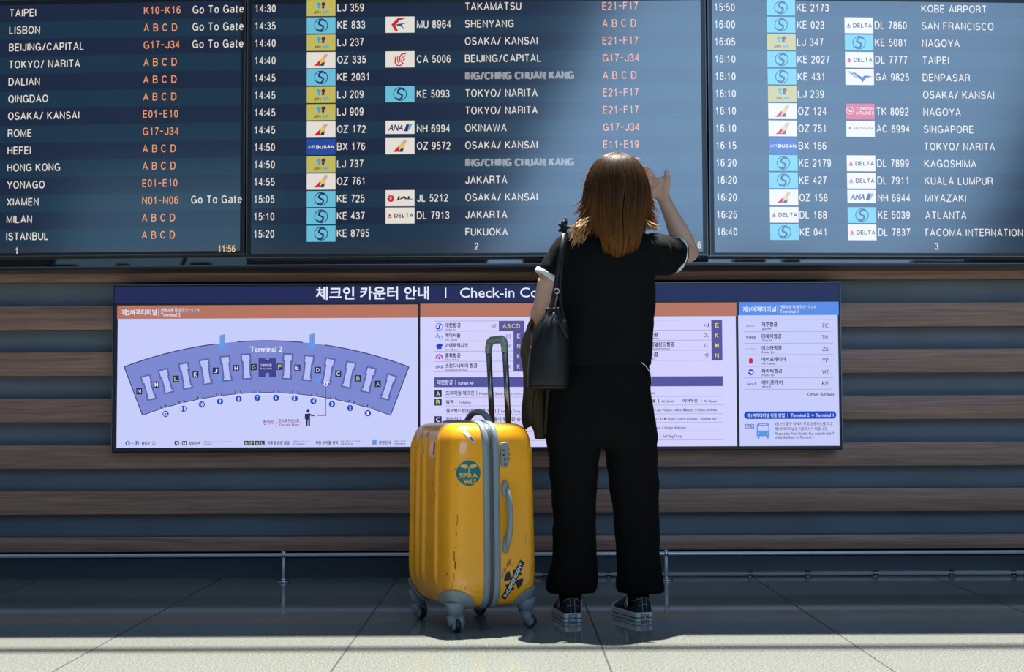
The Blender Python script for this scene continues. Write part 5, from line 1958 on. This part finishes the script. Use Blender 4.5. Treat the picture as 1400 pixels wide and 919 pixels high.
# under-layer cap so that no skull shows
n0 = len(hv)
ring_n, ring_m = 44, 22
for i in range(ring_m + 1):
    dz = .004 + .30 * i / ring_m
    r = hr(dz) * .80
    for k in range(ring_n):
        a = math.radians(-118 + 236 * k / (ring_n - 1))
        hv.append(HTOP + Vector((r * math.sin(a), -r * .93 * math.cos(a) + .002, -dz)))
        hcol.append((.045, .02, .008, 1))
for i in range(ring_m):
    for k in range(ring_n - 1):
        a = n0 + i * ring_n + k
        hf.append((a, a + 1, a + 1 + ring_n, a + ring_n))
me = bpy.data.meshes.new('hair')
me.from_pydata(hv, [], hf)
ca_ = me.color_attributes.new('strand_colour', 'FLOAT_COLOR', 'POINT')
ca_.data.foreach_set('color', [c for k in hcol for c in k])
me.polygons.foreach_set('use_smooth', [True] * len(me.polygons))
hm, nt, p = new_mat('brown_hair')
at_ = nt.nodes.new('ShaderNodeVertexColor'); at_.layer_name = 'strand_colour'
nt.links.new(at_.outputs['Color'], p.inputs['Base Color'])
p.inputs['Roughness'].default_value = .42
p.inputs['Specular IOR Level'].default_value = .16
me.materials.append(hm)
hair = bpy.data.objects.new('hair', me)
COL.objects.link(hair)
hair.parent = person


# --- shoes
def shoe(heel_px, heel_py, yaw, mirror, name='sneaker'):
    """local: y forward from the heel, x to the right, z up"""
    hp_ = at(heel_px, heel_py, 1)  # direction only
    d = ray(heel_px, heel_py)
    t_ = -EYE / d.z
    base = Vector((0, 0, EYE)) + d * t_
    base = Vector((base.x, base.y, 0))
    mat4 = Matrix.Translation(LOC(base)) @ Matrix.Rotation(yaw, 4, 'Z')
    T = lambda v: mat4 @ Vector(v)
    LN = .245
    # half width along the length (0 heel .. 1 toe) for outer and inner sides
    def hw(s_):
        keys = [(0, .026), (.03, .031), (.12, .0355), (.3, .036), (.5, .039), (.7, .0455), (.84, .042), (.94, .028), (1, .010)]
        for (a, b), (c, e) in zip(keys[:-1], keys[1:]):
            if s_ <= c:
                return b + (e - b) * (s_ - a) / (c - a)
        return keys[-1][1]
    ss = [0, .01, .03, .06, .1, .16, .24, .34, .46, .58, .7, .8, .87, .92, .96, .985, 1]
    out = [(hw(s_), s_ * LN) for s_ in ss] + [(-hw(s_), s_ * LN) for s_ in reversed(ss)]
    def outline(k, z):
        return [T((x * k, (y - .12) * (1 + (k - 1) * .35) + .12, z)) for x, y in out]
    mb = MB()
    mb.loft([outline(.97, 0), outline(1.04, .003), outline(1.04, .028), outline(1.0, .032)], M['sole'])
    sh = mb.build(name, person, False)
    mb = MB()
    mb.loft([outline(1.045, .0115), outline(1.052, .0122), outline(1.052, .0145), outline(1.045, .0152)], M['stickerblack'], False)
    mb.build('sole_stripe', sh)
    # upper
    mb = MB()
    hts = [(0, .078), (.03, .086), (.08, .084), (.16, .074), (.26, .070), (.36, .082), (.46, .088), (.58, .074), (.7, .060), (.82, .052), (.92, .046), (.985, .036)]
    rings = []
    for s_, h in hts:
        w = hw(max(s_, .004)) * .985
        ring = []
        n = 20
        for i in range(n + 1):
            a = PI * i / n
            cx_, cz_ = math.cos(a), math.sin(a)
            narrow = 1 - .34 * max(0, math.sin(a)) ** 2
            ring.append(T((w * sgnp(cx_, .55) * (narrow if s_ < .6 else 1 - .12 * math.sin(a)), s_ * LN + (.006 * cz_ if s_ < .02 else 0), .026 + (h - .026) * sgnp(cz_, .75))))
        rings.append(ring)
    mb.loft(rings, M['canvas'])
    up = mb.build('upper', sh, True)
    # toe cap
    mb = MB()
    mb.ellipsoid((0, 0, 0), (1, 1, 1), M['sole'], 20, 10)
    mb.v = [tuple(T((v[0] * .041, LN * .90 + v[1] * .028, .026 + max(0, v[2]) * .024))) for v in mb.v]
    mb.build('toe_cap', sh, True)
    # sock, red lining, heel strip, stitching
    mb = MB()
    mb.tube([T((0, .058, .045)), T((0, .058, .085)), T((0, .052, .17))], [.036, .040, .043], M['black_cloth'], 20)
    mb.build('sock', sh, True)
    mb = MB()
    rg = []
    for z, k in ((.066, .0), (.082, .001)):
        rg.append([T(((.0315 + k) * math.cos(2 * PI * i / 24), .054 + (.039 + k) * math.sin(2 * PI * i / 24), z)) for i in range(24)])
    mb.loft(rg, M['red'], False)
    mb.build('lining', sh, True, label='red shoe lining')
    mb = MB()
    for x in (-.0075, .0075):
        mb.tube([T((x, -.0035, .034)), T((x, -.0025, .055)), T((x, .003, .079))], .0011, M['stitch'], 6)
    for s1_ in (-1, 1):
        mb.tube([T((s1_ * .004, .001, .084)), T((s1_ * .018, .006, .079)), T((s1_ * .028, .022, .071)), T((s1_ * .0325, .045, .0665))], .0011, M['stitch'], 6)
        mb.tube([T((0, -.003, .062)), T((s1_ * .017, .001, .056)), T((s1_ * .0285, .014, .050)), T((s1_ * .034, .036, .047))], .0009, M['stitch'], 6)
    mb.build('stitching', sh, True)
    # licence plate on the heel
    mb = MB()
    y0 = -.0045
    mb.box((-.0145, y0 - .0022, .0035), (.0145, y0 + .004, .0275), M['stickerblack'])
    mb.v = [tuple(T(v)) for v in mb.v]
    hpch = mb.build('heel_patch', sh)
    mb = MB()
    def pl_(pts, mt, dd): mb.add([T((x, y0 - dd, z)) for x, z in pts], [tuple(range(len(pts)))], mt)
    pl_([(-.0122, .0055), (.0122, .0055), (.0122, .0255), (-.0122, .0255)], M['sole'], .0026)
    pl_([(-.0112, .0125), (.0112, .0125), (.0112, .0185), (-.0112, .0185)], M['stickerblack'], .0030)
    star = []
    for i in range(10):
        r = .0046 if i % 2 == 0 else .0019
        a = PI / 2 + i * PI / 5
        star.append((r * math.cos(a), .0155 + r * math.sin(a)))
    pl_(star, M['white'], .0034)
    for s_, zc_ in (('CONVERSE', .0220), ('ALL STAR', .0090)):
        vs, fs = font_mesh(s_, .02)
        xa, xb = min(v[0] for v in vs), max(v[0] for v in vs)
        ya, yb = min(v[1] for v in vs), max(v[1] for v in vs)
        mb.add([T((((x - xa) / (xb - xa) - .5) * .020, y0 - .0032, zc_ + ((y - ya) / (yb - ya) - .5) * .0045)) for x, y in vs], fs, M['stickerblack'])
    mb.build('patch_print', hpch)
    # laces and bow
    mb = MB()
    for k in range(5):
        y = .105 + .017 * k; z = .089 - .0045 * k
        mb.tube([T((-.020, y, z - .010)), T((-.008, y + .003, z + .003)), T((.008, y + .003, z + .003)), T((.020, y, z - .010))], .0022, M['lacewhite'], 6, flat=.6)
    bs_ = 1 if mirror else -1
    mb.tube([T((0, .100, .092)), T((bs_ * .02, .088, .094)), T((bs_ * .036, .075, .084)), T((bs_ * .042, .066, .070)), T((bs_ * .036, .074, .062)), T((bs_ * .026, .086, .074)), T((0, .1, .092))], .0019, M['lacewhite'], 6)
    mb.tube([T((0, .100, .092)), T((bs_ * .025, .082, .090)), T((bs_ * .041, .062, .076)), T((bs_ * .043, .058, .050))], .0018, M['lacewhite'], 6)
    mb.build('laces', sh, True)
    # star-and-chevron mark on the outer sides
    for s1_ in (-1, 1):
        mb = MB()
        def sd(y, z): return T((s1_ * (hw(y / LN) * .985 * (.985 - .34 * max(0, ((z - .03) / .055)) ** 2 * .55) + .0022), y, z))
        mb.add([sd(.078, .066), sd(.086, .066), sd(.100, .052), sd(.086, .038), sd(.078, .038), sd(.090, .052)], [(0, 1, 2, 5), (5, 2, 3, 4)], M['white'])
        st_ = []
        for i in range(10):
            r = .0095 if i % 2 == 0 else .004
            a = PI / 2 + i * PI / 5
            st_.append(sd(.073 + r * math.cos(a), .052 + r * math.sin(a)))
        mb.add(st_, [tuple(range(10))], M['white'])
        mb.build('side_mark', sh)
    return sh


shoe(783, 851, math.radians(7), True)
shoe(881, 850, math.radians(17), False)


# ------------------------------------------------------------------ shoulder bag
bag_c = P(749, 532, 5.12)
bag = thing('shoulder_bag', 'black leather bucket bag hanging from the person\'s left shoulder', 'bag', bag_c)
LB = lambda v: Vector(v) - bag_c
mb = MB()
BY = 5.125
brs = [(534, 724, 774, .050, .085), (530, 721, 777, .062, .0), (518, 720, 778.5, .066, 0), (490, 722.5, 778.5, .066, 0), (465, 727, 778, .062, 0), (448, 732, 777, .056, 0), (438, 738, 774, .046, 0), (431, 744, 768, .034, 0), (425, 747, 765, .028, 0), (420, 745, 768, .034, 0)]
rings = []
for j, (y, xl, xr, ry, _) in enumerate(brs):
    a, b = P(xl, y, BY), P(xr, y, BY)
    c = (a + b) / 2
    n = 48
    ring = []
    pleat = max(0, min(1, (470 - y) / 40))
    for i in range(n):
        t_ = 2 * PI * i / n
        k = 1 + .10 * pleat * math.cos(9 * t_ + .6)
        ring.append(LB((c.x + (b - a).length / 2 * sgnp(math.cos(t_), .8) * k, c.y + ry * sgnp(math.sin(t_), .8) * k, c.z)))
    rings.append(ring)
mb.loft(rings, M['leather'])
bb = mb.build('bag_body', bag, True)
bake(bb, ('SUBSURF', 1))
mb = MB()
rr = []
for yy, g in ((530.5, 1.0), (529.8, 1.012), (528.6, 1.012), (527.9, 1.0)):
    a, b = P(720.8, yy, BY), P(777.5, yy, BY); c = (a + b) / 2
    rr.append([LB((c.x + (b - a).length / 2 * sgnp(math.cos(2 * PI * i / 40), .8) * g, c.y + .063 * sgnp(math.sin(2 * PI * i / 40), .8) * g, c.z)) for i in range(40)])
mb.loft(rr, M['leather'], False)
mb.build('base_seam', bag, True)


def strap(name, pts, r, flat=.5):
    mb = MB()
    q = [LB(p) for p in pts]
    fine = []
    for i in range(len(q) - 1):
        p0, p1, p2, p3 = q[max(0, i - 1)], q[i], q[i + 1], q[min(len(q) - 1, i + 2)]
        for k in range(6):
            t_ = k / 6
            fine.append(.5 * ((2 * p1) + (p2 - p0) * t_ + (2 * p0 - 5 * p1 + 4 * p2 - p3) * t_ ** 2 + (3 * p1 - p0 - 3 * p2 + p3) * t_ ** 3))
    fine.append(q[-1])
    mb.tube(fine, r, M['leather'], 10, True, flat, up=(0, 1, 0))
    return mb.build(name, bag, True)


strap('shoulder_strap', [P(741, 440, 5.09), P(752, 425, 5.10), P(759, 395, 5.12), P(764, 365, 5.135), P(769, 335, 5.155), P(772, 316, 5.20), P(772.5, 309, 5.26), P(773, 313, 5.285)], .0085, .45)
strap('shoulder_strap', [P(772, 442, 5.10), P(768, 425, 5.12), P(765, 395, 5.14), P(767, 365, 5.15), P(771, 335, 5.165), P(774, 318, 5.21), P(774, 311, 5.235), P(773.5, 311, 5.25)], .0075, .45)
mb = MB()
for k in range(7):
    a = k * .9
    c0 = LB(P(771 + 4 * math.cos(a), 311 + 3.5 * math.sin(a * 1.3), 5.205))
    mb.tube([c0, c0 + Vector((.014 * math.cos(a * 2), -.006, .012 * math.sin(a * 2)))], .0058, M['leather'], 8, round_ends=True)
mb.tube([LB(P(772, 312, 5.21)), LB(P(774, 304, 5.21)), LB(P(773, 298, 5.215))], [.0055, .005, .0035], M['leather'], 8, round_ends=True)
mb.build('strap_knot', bag, True)
strap('drawstring', [P(757, 428, 5.075), P(754, 440, 5.06), P(752, 458, 5.055), P(753, 472, 5.055)], .0035, 1.0)
strap('drawstring', [P(757, 428, 5.075), P(763, 440, 5.062), P(772, 455, 5.062), P(776, 462, 5.07)], .0035, 1.0)
mb = MB()
c0 = LB(P(761, 398, 5.115))
mb.tube([c0 + Vector((.009 * math.cos(2 * PI * i / 14), 0, .009 * math.sin(2 * PI * i / 14))) for i in range(15)], .0018, M['steel'], 8)
mb.build('ring', bag, True, label='small silver strap ring')

# ------------------------------------------------------------------ jacket over the forearm
jc = P(733, 600, 5.37)
jk = MB()
LJ = lambda v: Vector(v) - jc
# cross-section path: front-left hang, over the forearm, down the body side
path = [(722, 583), (718.5, 571), (719, 555), (722, 530), (721.5, 505), (719.5, 488), (717, 474), (717.5, 460), (720.5, 446), (725, 436), (732, 430), (741, 433), (748, 446), (752, 475), (751, 510), (748, 545), (746, 575), (744, 598)]
nY = 16
grid = []
for i, (x, y) in enumerate(path):
    row = []
    for j in range(nY + 1):
        v = j / nY
        Y = 5.27 + .24 * v
        s_ = i / (len(path) - 1)
        hang = abs(s_ - .58) / .58
        wv = (.010 * math.sin(9 * v + 5 * s_) + .006 * math.sin(21 * v + 2)) * min(1, hang * 1.3)
        p = P(x + 3, y, 5.37)
        row.append(LJ((p.x + wv - .014 * v, Y + .02 * math.sin(3 * s_ + 4 * v), p.z + .010 * math.sin(7 * v + 1) * hang - .03 * v * (1 if hang < .4 else .2))))
    grid.append(row)
vs = [p for r in grid for p in r]
w_ = nY + 1
jk.add(vs, [(i * w_ + j, i * w_ + j + 1, (i + 1) * w_ + j + 1, (i + 1) * w_ + j) for i in range(len(path) - 1) for j in range(nY)], M['olive'])
jo = jk.build('jacket', None, True, origin=(0, 0, 0))
jo.location = jc
bake(jo, ('SOLIDIFY', .010), ('SUBSURF', 2))
jo['label'] = 'dark olive jacket draped over the person\'s left forearm'
jo['category'] = 'jacket'
mb = MB()
rings = []
for y, xl, xr, ry in ((500, 728, 742, .03), (535, 722, 744, .04), (560, 719, 744.5, .045), (575, 721, 745, .045), (581, 726, 745.5, .042), (590, 731, 745.8, .040), (599, 730.5, 746, .042), (601, 733, 745, .036)):
    a, b = P(xl, y, 5.34), P(xr, y, 5.34); c = (a + b) / 2
    rings.append([LJ((c.x + (b - a).length / 2 * math.cos(2 * PI * i / 32) * (1 + .10 * math.cos(5 * 2 * PI * i / 32 + y * .05)), c.y + ry * math.sin(2 * PI * i / 32) * (1 + .10 * math.cos(5 * 2 * PI * i / 32 + y * .05)), c.z)) for i in range(32)])
mb.loft(rings, M['olive'])
sl = mb.build('sleeve', jo, True)
bake(sl, ('SUBSURF', 1))
